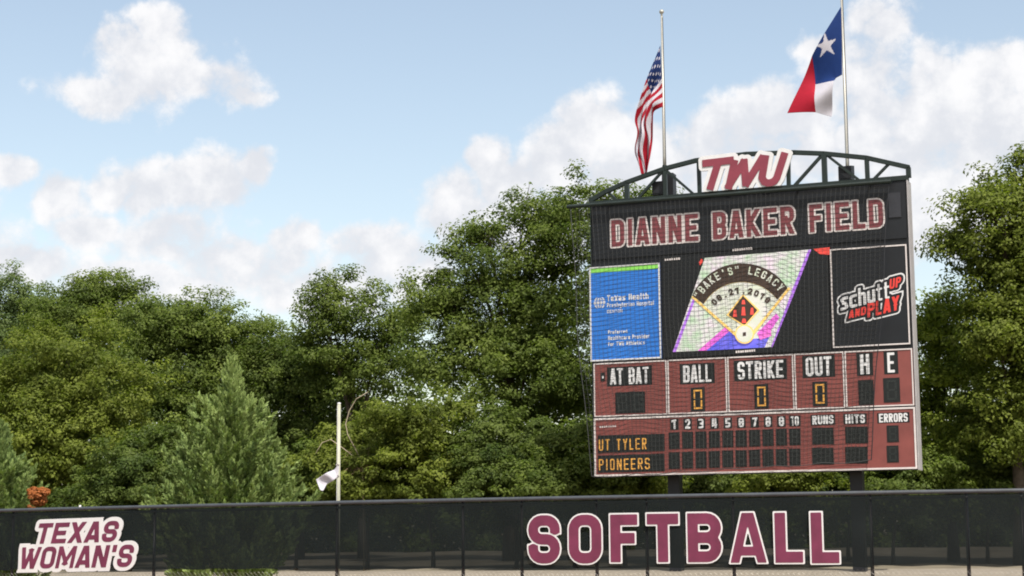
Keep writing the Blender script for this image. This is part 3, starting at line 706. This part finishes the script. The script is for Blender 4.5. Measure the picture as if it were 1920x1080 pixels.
def smooth_curve(keys):
    us = np.linspace(0, 1, 81); a = np.array([crv(keys, u) for u in us]); k = np.ones(9)/9
    b = np.stack([np.convolve(np.pad(a[:, i], 4, mode='edge'), k, 'valid') for i in range(2)], 1); b[0] = a[0]; b[-1] = a[-1]
    return lambda u: (float(np.interp(u, us, b[:, 0])), float(np.interp(u, us, b[:, 1])))
def build_flags():
    dp = -DEP-.24
    info = []
    for (bx, by, tx, ty, u, lab) in ((1247, 318, 1240, 30, PU[0], 'slim flagpole above scoreboard carrying the striped flag, with ball finial'), (1590, 330, 1577.5, -25, PU[1], 'tall flagpole above scoreboard carrying the single-star flag')):
        uu = u; _, v0 = ob(bx, by, dp); _, v1 = ob(tx, ty, dp)
        uu = (ob(bx, by, dp)[0]+ob(tx, max(ty, 0), dp)[0])/2; b = P(uu, v0, dp); root = empty('flagpole', b, lab, 'flagpole', None)
        mb = MB(); mb.tube([P(uu, v0-.02, dp), P(uu, v0+.4, dp), P(uu, v1, dp)], [.052, .048, .028], 12); mb.build('pole', m_pole, root, True)
        mb = MB(); t = P(uu, v1, dp); mb.lathe(t, [(.02, 0), (.035, .02), (.02, .05), (.055, .08), (.07, .12), (.055, .16), (.01, .19)], 12); mb.build('finial', m_pole, root, True)
        mb = MB(); mb.lathe(b, [(.11, -.01), (.11, .05), (.07, .07), (.065, .12)], 12); mb.build('base_collar', m_steel, root)
        mb = MB(); mb.tube([P(uu+.05, v0+.15, dp+.05), P(uu+.055, (v0+v1)/2, dp+.05), P(uu+.04, v1-.03, dp+.03)], .007, 5); mb.build('halyard', m_net, root)
        info.append((uu, dp))
    # striped flag, hanging limp
    top = smooth_curve([(0,1238,85),(.22,1216,142),(.42,1193,218),(.5,1192,232),(.6,1197,246),(.72,1185,280),(1,1200,329)])
    bot = smooth_curve([(0,1243,200),(.18,1226,207),(.3,1224,215),(.6,1223,262),(.8,1220,292),(1,1214,321)])
    dd = dp+.05
    def fn(u, v):
        a, b = top(u), bot(u); x = a[0]+(b[0]-a[0])*v; y = a[1]+(b[1]-a[1])*v
        k = min(1, u*5)*(.10*math.sin(9*v+6*u)+.05*math.sin(17*v-9*u)) + .10*u*math.sin(5*u)
        q = P(*ob(x, y, dd), dd); return q + BN*k
    def mf(u, v, p):
        w_ = min(1, max(0, (u-.12)/.33)); v = v+(1-v)*.5*w_*w_*(3-2*w_)
        if u < .23 and v < 7/13:
            a, b = (u/.23*6) % 1-.5, (v*13/7*8) % 1-.5
            return 1 if a*a+b*b < .10 and (int(u/.23*6)+int(v*13/7*8)) % 2 == 0 else 2
        return 0 if int(v*13) % 2 == 0 else 1
    grid_flag('national_flag', fn, 120, 91, mf, [c_red, c_white, c_blue], 'red and white striped flag with starred blue canton hanging limp from left flagpole', 'flag')
    star = [(1547,62),(1568,73),(1564.5,101.5),(1537,107.5),(1530.5,87)]
    cx, cy = 1549.5, 86
    def instar(x, y):
        pts = []
        for i in range(5):
            a, b = star[i], star[(i+1) % 5]; pts += [a, (cx+((a[0]+b[0])/2-cx)*.47, cy+((a[1]+b[1])/2-cy)*.47)]
        r_ = False; j = 9
        for i in range(10):
            if (pts[i][1] > y) != (pts[j][1] > y) and x < (pts[j][0]-pts[i][0])*(y-pts[i][1])/(pts[j][1]-pts[i][1])+pts[i][0]: r_ = not r_
            j = i
        return r_
    rows = [[(0,1577,12),(.36,1523,105),(1,1476,212)], [(0,1578.5,78),(.36,1527,156),(1,1530,211)], [(0,1579,140),(.12,1567,146),(.36,1564,152),(1,1556,215)]]
    dd2 = dp+.05
    def xy(u, v):
        p = [crv(r_, u) for r_ in rows]
        if v < .5: k = v*2; return (p[0][0]+(p[1][0]-p[0][0])*k, p[0][1]+(p[1][1]-p[0][1])*k)
        k = v*2-1; return (p[1][0]+(p[2][0]-p[1][0])*k, p[1][1]+(p[2][1]-p[1][1])*k)
    def fn2(u, v):
        x, y = xy(u, v); k = min(1, u*3)*(.09*math.sin(5*v+5*u+1)+.05*math.sin(9*u+3*v)) - .05*max(0, v-.5)*4*u
        q = P(*ob(x, y, dd2), dd2); return q + BN*k
    def mf2(u, v, p):
        x, y = xy(u, v)
        if u < .36: return 1 if instar(x, y) else 2
        return 0 if v < .5 else 1
    grid_flag('state_flag', fn2, 130, 100, mf2, [c_red2, c_white, c_blue2], 'blue, white and red flag with one large white star hanging from right flagpole', 'flag')
    # horn loudspeakers on the truss
    for (px, py, lab) in ((1237, 352, 'black loudspeaker on the truss below the striped flag'), (1586, 324, 'black loudspeaker on the truss below the single-star flag')):
        d2 = -.42; u, v = ob(px, py, d2); root = empty('loudspeaker', P(u, v-.2, d2), lab, 'loudspeaker', 'loudspeakers on the truss')
        mb = MB(); a = [P(u-.20, v-.2, d2-.14), P(u+.20, v-.2, d2-.14), P(u+.17, v-.22, d2+.16), P(u-.17, v-.22, d2+.16), P(u-.20, v+.2, d2-.14), P(u+.20, v+.2, d2-.14), P(u+.17, v+.15, d2+.16), P(u-.17, v+.15, d2+.16)]
        mb.hexa(a); mb.build('cabinet', m_speaker, root)
        mb = MB(); slab(mb, u-.14, u+.14, v-.18, v+.1, d2+.165, d2+.18); mb.build('grille', m_post, root)
        mb = MB(); slab(mb, u-.03, u+.03, BH+.12, v-.2, d2-.04, d2+.02); mb.build('mount', m_steel, root)
build_flags()

# ------------------------------------------------------------------ outfield fence
def build_fence():
    root = empty('outfield_fence', (0, fy(0), 0), 'long dark fence with windscreen and large maroon SOFTBALL lettering across the field', 'fence')
    M = bpy.data.materials.new('windscreen_mesh'); M.use_nodes = True; nt = M.node_tree; N, L = nt.nodes, nt.links
    pb = N['Principled BSDF']; out = N['Material Output']; pb.inputs['Roughness'].default_value = .7; pb.inputs['Specular IOR Level'].default_value = .15
    tc = N.new('ShaderNodeTexCoord'); nz = N.new('ShaderNodeTexNoise'); nz.inputs['Scale'].default_value = 1.3; nz.inputs['Detail'].default_value = 7
    L.new(tc.outputs['Object'], nz.inputs['Vector'])
    mx = N.new('ShaderNodeMix'); mx.data_type = 'RGBA'; mx.inputs['A'].default_value = (.0038, .0064, .0070, 1); mx.inputs['B'].default_value = (.0078, .0118, .0122, 1); L.new(nz.outputs['Fac'], mx.inputs['Factor']); L.new(mx.outputs['Result'], pb.inputs['Base Color'])
    tr = N.new('ShaderNodeBsdfTransparent'); ms = N.new('ShaderNodeMixShader')
    mr = N.new('ShaderNodeMapRange'); mr.inputs[3].default_value = .055; mr.inputs[4].default_value = .12; L.new(nz.outputs['Fac'], mr.inputs[0]); L.new(mr.outputs[0], ms.inputs[0])
    L.new(pb.outputs[0], ms.inputs[1]); L.new(tr.outputs[0], ms.inputs[2]); L.new(ms.outputs[0], out.inputs[0])
    xs_px = [-240, 25, 290, 632, 868, 978, 1118, 1212, 1374, 1632, 1812, 1915, 2180]
    posts = []
    for px in xs_px:
        py = np.interp(px, [t[0] for t in _top], [t[1] for t in _top]); posts.append(px_on_fence(px, py).x)
    zt = 2.44; hem = px_on_fence(900, 1066).z
    for x in posts:
        mb = MB(); mb.tube([(x, fy(x)+.07, -.2), (x, fy(x)+.07, zt-.03)], .038, 10); mb.build('post', m_post, root, True)
    X0, X1 = posts[0], posts[-1]
    mb = MB(); mb.tube([(x, fy(x), zt) for x in np.linspace(X0, X1, 60)], .044, 10); mb.build('top_rail', m_rail, root, True)
    mb = MB(); mb.tube([(x, fy(x)+.02, zt-.11) for x in np.linspace(X0, X1, 60)], .025, 8); mb.build('hem_cord', m_post, root, True)
    random.seed(5)
    for i in range(len(posts)-1):
        a, b = posts[i]+.012, posts[i+1]-.012; n = max(6, int((b-a)*6)); ph = random.random()*6
        mb = MB(); vs = []; hz = hem + .015*random.uniform(-1, 1)
        for k in range(n+1):
            x = a+(b-a)*k/n
            for j in range(9):
                z = hz + (zt-.05-hz)*j/8; w_ = .02*math.sin(3.1*x+ph+z*2)+.018*math.sin(9*x+ph*2+z)*math.sin(z*3)
                vs.append((x, fy(x)-.015+w_*(1-abs(j-4)/4.5), z + (.012*math.sin(6*x+ph) if j == 0 else 0)))
        mb.add(vs, [(k*9+j, (k+1)*9+j, (k+1)*9+j+1, k*9+j+1) for k in range(n) for j in range(8)])
        mb.build('windscreen_panel', M, root, True)
    # chain link below and behind the screen
    mb = MB(); step = .05; nx = int((X1-X0)/step)
    for i in range(nx):
        x = X0+i*step; pts = []
        for k in range(19):
            z = .03 + k*.05; xx = x + (.026 if (k+i) % 2 else -.026) ; pts.append((xx, fy(xx)+.03 + (.004 if k % 2 else -.004), z))
        mb.tube(pts, .0022, 3, cap=False)
    tag(mb.build('chain_link', m_wire, root), kind='stuff')
    # big letters
    def flush(px, py, gw, d=.05):
        return px_on_fence(px, py, d)
    spans = [('S',988,1054,963,1060),('O',1064,1132,962,1060),('F',1142,1200,961.5,1057.5),('T',1211,1277,960,1057.5),('B',1287,1357,959,1057.5),('A',1368,1440,958.5,1058.5),('L',1451,1510,958,1058.5),('L',1519,1578,957.5,1059.5)]
    for (ch, xa, xb, yt, yb) in spans:
        a_ = px_on_fence(xa+2, yb-2, .06); b_ = px_on_fence(xb-2, yb-2, .06); t_ = px_on_fence(xa+2, yt+2, .06); ux = (b_-a_); ux.z = 0; w_ = ux.length; ux.normalize(); nn = Vector((ux.y, -ux.x, 0)); h_ = t_.z-a_.z
        sh = Sheet(-.1, -.1, w_+.1, h_+.1, .02); sh.put(ch, w_, h_, .25 if ch != 'A' else .21, [[1,0,0],[0,1,0]])
        pl = lambda x, y, d: Vector((a_.x, a_.y, (a_.z))) + ux*x + Vector((0,0,y)) + nn*d
        mb = MB(); plate(mb, sh.contours(.016), pl, 0, .008, 0); plate(mb, sh.contours(-.016), pl, .008, .014, 1)
        mb.build('letter', [m_white, m_berry], root)
    # team name sign on the left
    a_ = px_on_fence(27, 1074, .06); b_ = px_on_fence(262, 1069, .06); ux = b_-a_; ux.z = 0; w_ = ux.length; ux.normalize(); nn = Vector((ux.y, -ux.x, 0)); k = w_/235
    sh = Sheet(-.1, -.1, w_+.15, 102*k, .016)
    ky = a_.y/FOC/k*1.01
    pl = lambda x, y, d: Vector((a_.x, a_.y, a_.z)) + ux*x + Vector((0,0,y*ky)) + nn*d
    lets = []
    for (txt, x, y, w2, h2, t2, shr) in (('TEXAS', 38*k, 52*k, 152*k, 37*k, 10*k, .24), ("WOMAN'S", 8*k, 7*k, 211*k, 39*k, 10.2*k, .2)):
        for c, gx, gw in layout(txt, w2, .14):
            q = Sheet(x+gx-.1, y-.1, x+gx+gw+h2*shr+.1, y+h2+.15, .014); A = [[1, shr, x+gx], [.014, 1, y+gx*.014]]; t3 = min(t2, gw*({'W': .2, 'M': .2, "'": .7}.get(c, .29)))
            q.put(c, gw, h2, t3, A); sh.put(c, gw, h2, t3, A); lets.append(q.contours(0))
    mb = MB(); plate(mb, sh.contours(7*k), pl, 0, .012, 0); sg = mb.build('team_name_sign', m_white, root); sg['label'] = 'white-backed sign with slanted berry team name in two lines'
    for l in lets:
        mb = MB(); plate(mb, l, pl, .0125, .018, 0); mb.build('letter', m_berry, sg)
    # white bolt cap on the rail
    for px in (150,):
        p = px_on_fence(px, np.interp(px, [t[0] for t in _top], [t[1] for t in _top])); mb = MB(); mb.lathe((p.x, p.y, zt+.03), [(.028, 0), (.032, .02), (.024, .045), (.008, .055)], 8); mb.build('rail_cap', m_white, root)
build_fence()

# ------------------------------------------------------------------ short pole with white flag
def build_short_pole():
    Y = fy(-3.9)+.55; b = at(633, 940, Y); t = at(637, 757, Y); x = (b.x+t.x)/2
    root = empty('flagpole', (x, Y, gz(x, Y)), 'short pale pole behind the fence carrying a white flag', 'flagpole')
    mb = MB(); mb.tube([(x, Y, gz(x, Y)-.2), (x, Y, t.z)], [.046, .04], 12); mb.build('pole', mat('cream_pole', (.34, .35, .27), .45, .1, 4), root, True)
    mb = MB(); mb.lathe((x, Y, t.z), [(.045, 0), (.04, .02), (.012, .03)], 10); mb.build('cap', m_white, root)
    for zz in (at(635, 872, Y).z, at(635, 893, Y).z):
        mb = MB(); mb.tube([(x-.055, Y-.03, zz-.012), (x-.055, Y-.03, zz+.012), (x, Y-.055, zz+.014), (x+.02, Y-.05, zz)], .010, 6); mb.build('clip', m_wire, root)
    mb = MB(); mb.tube([(x-.03, Y-.045, gz(x, Y)+1), (x-.032, Y-.05, t.z-.05)], .005, 5); mb.build('halyard', m_white, root)
    top = [(0,636,868),(.2,627,880),(.5,614,886),(1,592,899)]; bot = [(0,634,894),(.3,624,902),(.7,612,908),(.86,606,921),(1,601,919)]
    def fn(u, v):
        a, c_ = crv(top, u), crv(bot, u); q = at(a[0]+(c_[0]-a[0])*v, a[1]+(c_[1]-a[1])*v, Y-.05); q.y += .05*math.sin(8*u+3*v)*min(1, u*4); return q
    grid_flag('white_flag', fn, 24, 12, lambda u, v, p: 0, [c_white], 'small plain white flag drooping from the short pole', 'flag')
build_short_pole()

# ------------------------------------------------------------------ vegetation
def mesh_np(name, V, F, mats, parent, tint=None):
    me = bpy.data.meshes.new(name); off = np.array(origin(parent)) if parent else np.zeros(3)
    V = (V-off).astype(np.float32); me.vertices.add(len(V)); me.vertices.foreach_set('co', V.ravel())
    k = F.shape[1]; me.loops.add(F.size); me.loops.foreach_set('vertex_index', F.ravel().astype(np.int32))
    me.polygons.add(len(F)); me.polygons.foreach_set('loop_start', np.arange(0, F.size, k, dtype=np.int32)); me.polygons.foreach_set('loop_total', np.full(len(F), k, np.int32))
    me.materials.append(mats); me.update(calc_edges=True)
    if tint is not None:
        at_ = me.attributes.new('tint', 'FLOAT', 'FACE'); at_.data.foreach_set('value', tint.astype(np.float32))
    o = bpy.data.objects.new(name, me); C.objects.link(o)
    if parent: o.parent = parent
    return o
def unit(v): return v/np.maximum(np.linalg.norm(v, axis=1, keepdims=True), 1e-6)
def leaves(pos, nrm, size, aspect=.55):
    """folded four-cornered leaves: one quad each"""
    n = len(pos); r_ = rng.normal(size=(n, 3)); a = unit(np.cross(nrm, r_)); b = np.cross(nrm, a)
    s = size[:, None]; L_ = a*s; B_ = b*s*aspect; dn = nrm*s*.18
    V = np.stack([pos-L_-dn, pos+B_+dn*.6, pos+L_-dn, pos-B_+dn*.6], 1).reshape(-1, 3)
    F = np.arange(4*n).reshape(-1, 4); return V, F
def tree(name, label, Y, lobes, M, leaf=.062, dens=1.0, clump=.7, trunk_r=.16, cat='tree', group='trees behind the fence', holes=.0):
    cs, rs = [], []
    for (px, py, rx, ry) in lobes:
        yy = Y + rng.uniform(-1, 1)*.8; c = at(px, py+7, yy); k = yy/FOC*.97; cs.append((c.x, c.y, c.z)); rs.append((rx*k, (rx+ry)/2*k*.95, ry*k))
    cs, rs = np.array(cs), np.array(rs)
    bx = cs[:, 0].mean(); by = cs[:, 1].mean(); bz = gz(bx, by)
    root = empty(name, (bx, by, bz), label, cat, group)
    cl, cn, cr, ct = [], [], [], []
    bs = clump*1.75                                   # boughs: flattened sprays of several clumps with gaps between them
    for c, r_ in zip(cs, rs):
        area = 4*math.pi*((r_[0]*r_[1])**1.6/3 + (r_[0]*r_[2])**1.6/3 + (r_[1]*r_[2])**1.6/3)**(1/1.6)
        n = int(max(5, area/bs**2*1.75*dens))
        for i in range(n):
            d = unit(rng.normal(size=(1, 3))+np.array([[0, -.25, .1]]))[0]; f = rng.uniform(.45, 1.12)**.6
            bc = c + d*r_*f; br = bs*rng.uniform(.55, 1.05)*min(1, .55+r_.min()/bs*.3); m = int(rng.integers(6, 12)*(.5 if f < .75 else 1)) + 1
            o = rng.normal(size=(m, 3))*np.array([.5, .5, .24])*br; o += np.outer(rng.uniform(-.7, .9, m)*br, d*np.array([1, 1, .35])) - np.array([0, 0, 1])*(np.hypot(o[:, 0], o[:, 1])**2/br*.3)[:, None]
            p = bc + o; ok = (p[:, 1] < by + r_[1]*.55) & (p[:, 2] > bz+.15); p = p[ok]
            cl.append(p); cn.append(np.repeat(d[None], len(p), 0)); cr.append(rng.uniform(.42, .85, len(p))*clump); ct.append(np.full(len(p), rng.normal(0, .2)))
        n2 = max(3, int(area/clump**2*.13)); d = unit(rng.normal(size=(n2, 3))+np.array([0, -.2, .5])); p = c + d*r_*rng.uniform(1.05, 1.32, n2)[:, None]; ok = (p[:, 1] < by+r_[1]*.55) & (p[:, 2] > bz+.15)
        cl.append(p[ok]); cn.append(d[ok]); cr.append(rng.uniform(.2, .45, ok.sum())*clump); ct.append(np.zeros(ok.sum()))
    cl, cn, cr, ct = np.vstack(cl), np.vstack(cn), np.concatenate(cr), np.concatenate(ct)
    pos, nrm, tin = [], [], []
    k = np.clip((cr/clump)**2*78*(0.085/leaf)**1.7, 8, 260).astype(int)
    for i in range(len(cl)):
        m = k[i]; d = rng.normal(size=(m, 3)); d = d/np.linalg.norm(d, axis=1, keepdims=True); rad = rng.uniform(.1, 1, m)**.5
        q = cl[i] + d*rad[:, None]*cr[i]*np.array([1, 1, .6])*rng.uniform(.8, 1.1)
        nn = d*.75 + cn[i]*.4 + np.array([0, -.1, .6]) + rng.normal(size=(m, 3))*.3
        pos.append(q); nrm.append(nn); tin.append(np.clip(rng.normal(.45, .16)+ct[i]+rng.normal(size=m)*.12, 0, 1))
    pos, nrm, tin = np.vstack(pos), unit(np.vstack(nrm)), np.concatenate(tin)
    V, F = leaves(pos, nrm, rng.uniform(.65, 1.3, len(pos))*leaf)
    mesh_np('crown', V, F, M, root, tin)
    # trunk with limbs
    mb = MB(); top = Vector(cs[np.argmax(cs[:, 2])]); b = Vector((bx, by, bz-.15)); pts = []; H = top.z-bz
    for i in range(7):
        t = i/6; p = b.lerp(Vector((bx+(top.x-bx)*t**2*.8, by+(top.y-by)*t*t, bz+H*.86*t)), 1 if i else 0); p += Vector((rng.normal()*.1*t, rng.normal()*.1*t, 0)); pts.append(p)
    mb.tube(pts, [trunk_r*(1.35 if i == 0 else 1-.12*i) for i in range(7)], 8)
    for c in cs:
        c = Vector(c); j = min(5, max(1, int((c.z-bz)/max(H, .1)*4.2))); a = pts[j]; r0 = trunk_r*(.6-.05*j); mid = a.lerp(c, .5)+Vector((0, 0, (c.z-a.z)*.15))
        mb.tube([a, mid, c], [r0*.8, r0*.45, r0*.15], 6)
        sel = np.argsort(((cl-np.array(c))**2).sum(1))[rng.integers(0, max(1, min(60, len(cl))), 9)]
        for s_ in sel:
            e = Vector(cl[s_]); a2 = mid.lerp(c, rng.uniform(0, 1)); mb.tube([a2, a2.lerp(e, .55)+Vector((0,0,.12)), e], [r0*.35, r0*.22, r0*.08], 4, cap=False)
    mb.build('trunk', m_bark, root, True)
    return root

g_olive = leaf_mat('olive_leaf', (.086, .115, .017), (.185, .222, .035))
g_mid = leaf_mat('mid_green_leaf', (.068, .102, .020), (.160, .206, .042))
g_dark = leaf_mat('dark_green_leaf', (.050, .080, .017), (.122, .162, .034))
g_grey = leaf_mat('grey_green_leaf', (.075, .115, .040), (.155, .205, .072))
g_yel = leaf_mat('yellow_green_leaf', (.105, .145, .016), (.230, .280, .036))
g_con = leaf_mat('conifer_spray', (.092, .150, .046), (.265, .345, .115), .24)
g_org = leaf_mat('orange_leaf', (.36, .12, .035), (.52, .21, .08))

tree('broad_tree', 'grey-green tree at the far left edge, tallest beside the left border', 78, [(20,560,70,58),(70,570,50,50),(50,640,80,80),(10,720,80,90),(40,820,90,100),(-60,640,90,110)], g_grey)
tree('broad_tree', 'tree with a pointed tip rising left of the conifer group', 74, [(180,555,62,44),(186,524,20,22),(230,560,50,34),(200,640,100,90),(150,760,110,110),(120,600,60,60)], g_mid)
tree('broad_tree', 'wide rounded tree directly behind the tall conifer', 70, [(350,605,90,56),(300,590,60,40),(430,620,90,58),(490,618,40,28),(300,690,110,90),(420,720,110,100),(370,820,150,110),(350,910,170,70),(520,660,36,30)], g_mid)
tree('broad_tree', 'olive-toned tree in front at left, above the left conifer', 62, [(130,660,84,62),(70,720,80,60),(190,740,90,70),(90,810,100,80),(190,850,100,80),(100,900,120,60)], g_olive)
tree('broad_tree', 'dark tree filling the dip right of the tall conifer', 69, [(560,668,50,34),(520,690,76,60),(590,700,80,66),(540,790,90,90),(610,820,90,90),(570,900,120,60)], g_dark)
tree('broad_tree', 'airy bright tree with ragged top between the dip and the tallest tree', 66, [(604,545,34,40),(640,560,50,50),(700,560,36,36),(740,580,44,44),(780,570,30,34),(650,630,80,60),(730,650,80,60),(690,720,110,70),(610,610,40,40)], g_mid, dens=.8)
tree('broad_tree', 'tallest dark green tree immediately left of the scoreboard', 60, [(912,425,40,32),(985,388,46,42),(1050,385,50,44),(884,485,54,46),(960,480,90,66),(1060,480,80,90),(850,565,46,46),(930,590,100,80),(1040,620,90,110),(870,660,80,66),(980,720,110,90),(1070,770,70,110),(820,540,22,30)], g_mid, trunk_r=.24)
tree('broad_tree', 'tree behind the scoreboard whose tip shows through the truss', 57, [(1110,362,50,34),(1170,365,50,34),(1240,372,60,34),(1180,430,100,50),(1240,520,140,110),(1280,680,160,120),(1420,620,140,160),(1560,640,130,140),(1500,800,150,100),(1280,820,130,90)], g_mid, dens=.55, trunk_r=.24)
tree('broad_tree', 'tall loose tree at the right edge of the picture', 50, [(1905,330,44,52),(1870,385,44,44),(1825,360,38,36),(1805,420,44,36),(1880,460,70,50),(1820,460,50,34),(1900,550,80,60),(1860,600,60,50),(1930,640,90,80),(1960,420,90,110),(1930,770,110,110),(1990,560,80,90)], g_olive, dens=1.3, trunk_r=.2)
tree('broad_tree', 'yellow-green tree just right of the scoreboard', 53, [(1750,585,40,40),(1795,600,50,44),(1740,660,46,60),(1810,680,66,60),(1760,760,70,70),(1840,770,66,70),(1780,850,90,70),(1700,840,60,80),(1860,870,90,70),(1720,740,40,60)], g_yel)
und = [('shrub just right of the white flag', 55, [(690,830,70,60),(640,880,60,50),(740,880,80,60)], g_olive), ('pale leafy shrub halfway between white flag and scoreboard', 54, [(820,800,70,60),(790,870,80,70),(870,880,70,60),(770,770,50,50)], g_olive),
       ('dark undergrowth shrub at the foot of the tallest tree', 53, [(960,830,80,70),(930,900,90,60),(1010,900,70,50)], g_dark), ('shrub by the lower left corner of the scoreboard', 52, [(1070,830,60,60),(1050,900,80,50),(1110,905,60,40)], g_mid),
       ('low bright shrub under the left end of the scoreboard', 52, [(1190,905,70,45),(1150,880,60,60)], g_olive), ('dark shrub under the middle of the scoreboard', 55, [(1320,900,80,50),(1280,860,70,70)], g_dark),
       ('small light shrub under the scoreboard left of its right post', 52, [(1430,912,60,36),(1480,890,60,50)], g_olive), ('dark shrub behind the right post of the scoreboard', 56, [(1560,890,80,60),(1610,860,60,80)], g_dark),
       ('shrub under the right corner of the scoreboard', 51, [(1690,890,70,55),(1650,915,50,36)], g_mid), ('shadowed shrub at the lower right above the fence', 51, [(1800,905,80,46),(1890,900,80,50)], g_mid),
       ('shrub in the dark gap between the conifer and the left trees', 58, [(250,900,80,70),(200,930,70,40),(290,860,50,60)], g_dark), ('shrub just left of the white flag', 56, [(560,880,60,60),(520,910,70,50),(590,925,50,40)], g_mid)]
for lab, Y, lobes, M in und: tree('shrub', lab, Y, lobes, M, .056, 1.0, .5, .06, 'shrub', 'undergrowth along the tree line')

def conifer(label, px, top_y, Y, half_px, side):
    t = at(px, top_y, Y); x0, y0 = t.x, Y; z0 = gz(x0, y0); H = t.z-z0; Rb = half_px*Y/FOC
    root = empty('conifer', (x0, y0, z0), label, 'conifer', 'conifers behind the fence')
    pos, nrm, tin, ax = [], [], [], []
    # main spire and upswept side leaders, each a cone of feathery sprays
    cones = [(np.array([x0, y0, z0+.1]), np.array([0, 0, 1.]), H*.96, Rb*.78, 460)]
    for i in range(side):
        h = (i+.5)/side*.72; a = i*2.39996+.6; out = np.array([math.cos(a), math.sin(a), 0]); r_ = Rb*(1-h)**.9
        b = np.array([x0, y0, z0+.05+H*h*.93]) + out*r_*.35
        d = out*.62+np.array([0, 0, .8]); d /= np.linalg.norm(d); cones.append((b, d, r_*1.05*rng.uniform(.9, 1.2)+.25, (.20+.22*(1-h))*rng.uniform(.8, 1.2), int(16+22*(1-h))))
    for (cb, cdv, cl_, cr_, n) in cones:
        e1 = np.cross(cdv, [.3, .9, .2]); e1 /= np.linalg.norm(e1); e2 = np.cross(cdv, e1); tb = rng.normal(.5, .2)
        for i in range(n):
            h = rng.uniform(0, 1)**1.1; a = rng.uniform(0, 2*math.pi); out = e1*math.cos(a)+e2*math.sin(a)
            b = cb + cdv*cl_*h*.97 + out*cr_*(1-h)**.85*rng.uniform(.3, .8)
            dv = out*.55 + cdv*.8 + np.array([0, 0, .35]); dv /= np.linalg.norm(dv)
            Ln = (.16+.42*min(1, cr_*(1-h)*1.6))*rng.uniform(.7, 1.3); m = int(150*Ln)+16; s_ = rng.uniform(0, 1, m)
            off = rng.normal(size=(m, 3))*(.15*Ln)*(1-s_*.85)[:, None]
            pos.append(b + dv*(s_*Ln)[:, None] + off); ax.append(dv + off*4 + rng.normal(size=(m, 3))*.2)
            nrm.append(out*.5 + off*5 + np.array([0, -.3, .5]) + rng.normal(size=(m, 3))*.3); tin.append(np.clip(tb+rng.normal()*.15+s_*.25+rng.normal(size=m)*.08, 0, 1))
    pos, ax, nrm, tin = np.vstack(pos), unit(np.vstack(ax)), np.vstack(nrm), np.concatenate(tin)
    ok = pos[:, 1] < y0+.8; pos, ax, nrm, tin = pos[ok], ax[ok], nrm[ok], tin[ok]
    b = unit(np.cross(ax, nrm)); nn = np.cross(b, ax); s = rng.uniform(.6, 1.2, len(pos))[:, None]*.06; L_ = ax*s; B_ = b*s*.42
    V = np.stack([pos-L_, pos+B_+nn*s*.1, pos+L_*1.1, pos-B_+nn*s*.1], 1).reshape(-1, 3)
    mesh_np('crown', V, np.arange(len(V)).reshape(-1, 4), g_con, root, tin)
    mb = MB(); mb.tube([(x0, y0, z0-.2), (x0+.03, y0, z0+H*.5), (x0, y0, z0+H*.86)], [.13, .08, .015], 8); mb.build('trunk', m_bark, root, True)
conifer('tall pale green conifer standing alone left of the white flag', 434, 650, 46, 150, 64)
conifer('smaller conifer cut off by the left edge of the picture', 4, 776, 46.6, 105, 44)
tree('shrub', 'little orange-leaved shrub beside the left-edge conifer', 46.9, [(72,924,7,14),(62,940,13,12)], g_org, .034, .7, .17, .012, 'shrub', None)

def bare_vine():
    Y = 53.7; root = empty('bare_vine', (at(660, 900, Y).x, Y, gz(-4.5, Y)), 'bare pale vine arching out of brown dead twigs right of the short pole', 'vine')
    a = [(690,735),(668,748),(655,770),(648,795),(652,815),(668,845),(680,868)]; b = [(592,850),(604,830),(620,824),(640,838),(662,855),(680,870)]
    for k, l in enumerate((a, b)):
        mb = MB(); pts = [at(x, y, Y+.15*math.sin(i)) for i, (x, y) in enumerate(l)]
        mb.tube(pts+[Vector((pts[-1].x+.05, Y, gz(pts[-1].x, Y)))], [.013]*len(pts)+[.016], 6); mb.build('stem', mat('dry_vine', (.32, .27, .19), .8, .2, 8), root, True)
    mb = MB(); c = at(680, 872, Y)
    for i in range(70):
        p = c + Vector((rng.normal()*.22, rng.normal()*.1, rng.normal()*.2-.12)); d = Vector((rng.normal()*.16, rng.normal()*.08, rng.normal()*.16))
        mb.tube([p-d, p+Vector((0, 0, .03)), p+d], [.004, .007, .004], 4, cap=False)
    mb.tube([c, (c.x+.1, Y+.6, gz(c.x, Y))], .007, 5)
    mb.build('dead_twigs', mat('dead_twig', (.26, .19, .11), .9, .3, 9), root)
bare_vine()

def far_wood():
    sky = [(-200,640),(0,600),(150,600),(300,620),(450,640),(560,700),(650,690),(760,700),(820,720),(900,650),(1000,560),(1100,520),(1300,500),(1600,560),(1720,660),(1800,640),(1950,520),(2150,480)]
    n = 100000; px = rng.uniform(-200, 2150, n); yt = np.interp(px, [s[0] for s in sky], [s[1] for s in sky]) + 22*np.sin(px*.045)+14*np.sin(px*.11+2)
    py = yt + (1040-yt)*rng.uniform(0, 1, n)**.9; py[:45000] = rng.uniform(900, 1044, 45000); Y = rng.uniform(84, 94, n) + 3*np.sin(px*.05)*np.sin(py*.06)
    fw_, rt_, up_ = np.array(fw), np.array(rt), np.array(up)
    d = fw_*FOC + rt_*(px-960)[:, None] + up_*(540-py)[:, None]; pos = np.array([0, 0, CAMZ]) + d*(Y/d[:, 1])[:, None]
    pos = pos[pos[:, 2] > 1.3]; nrm = unit(rng.normal(size=pos.shape)*.6+np.array([0, -.4, .7]))
    V, F = leaves(pos, nrm, rng.uniform(.7, 1.3, len(pos))*.17)
    o = mesh_np('far_wood', V, F, g_dark, None, rng.uniform(0, 1, len(pos))); tag(o, 'dense mass of far foliage behind the nearer trees', 'wood', kind='stuff')
far_wood()
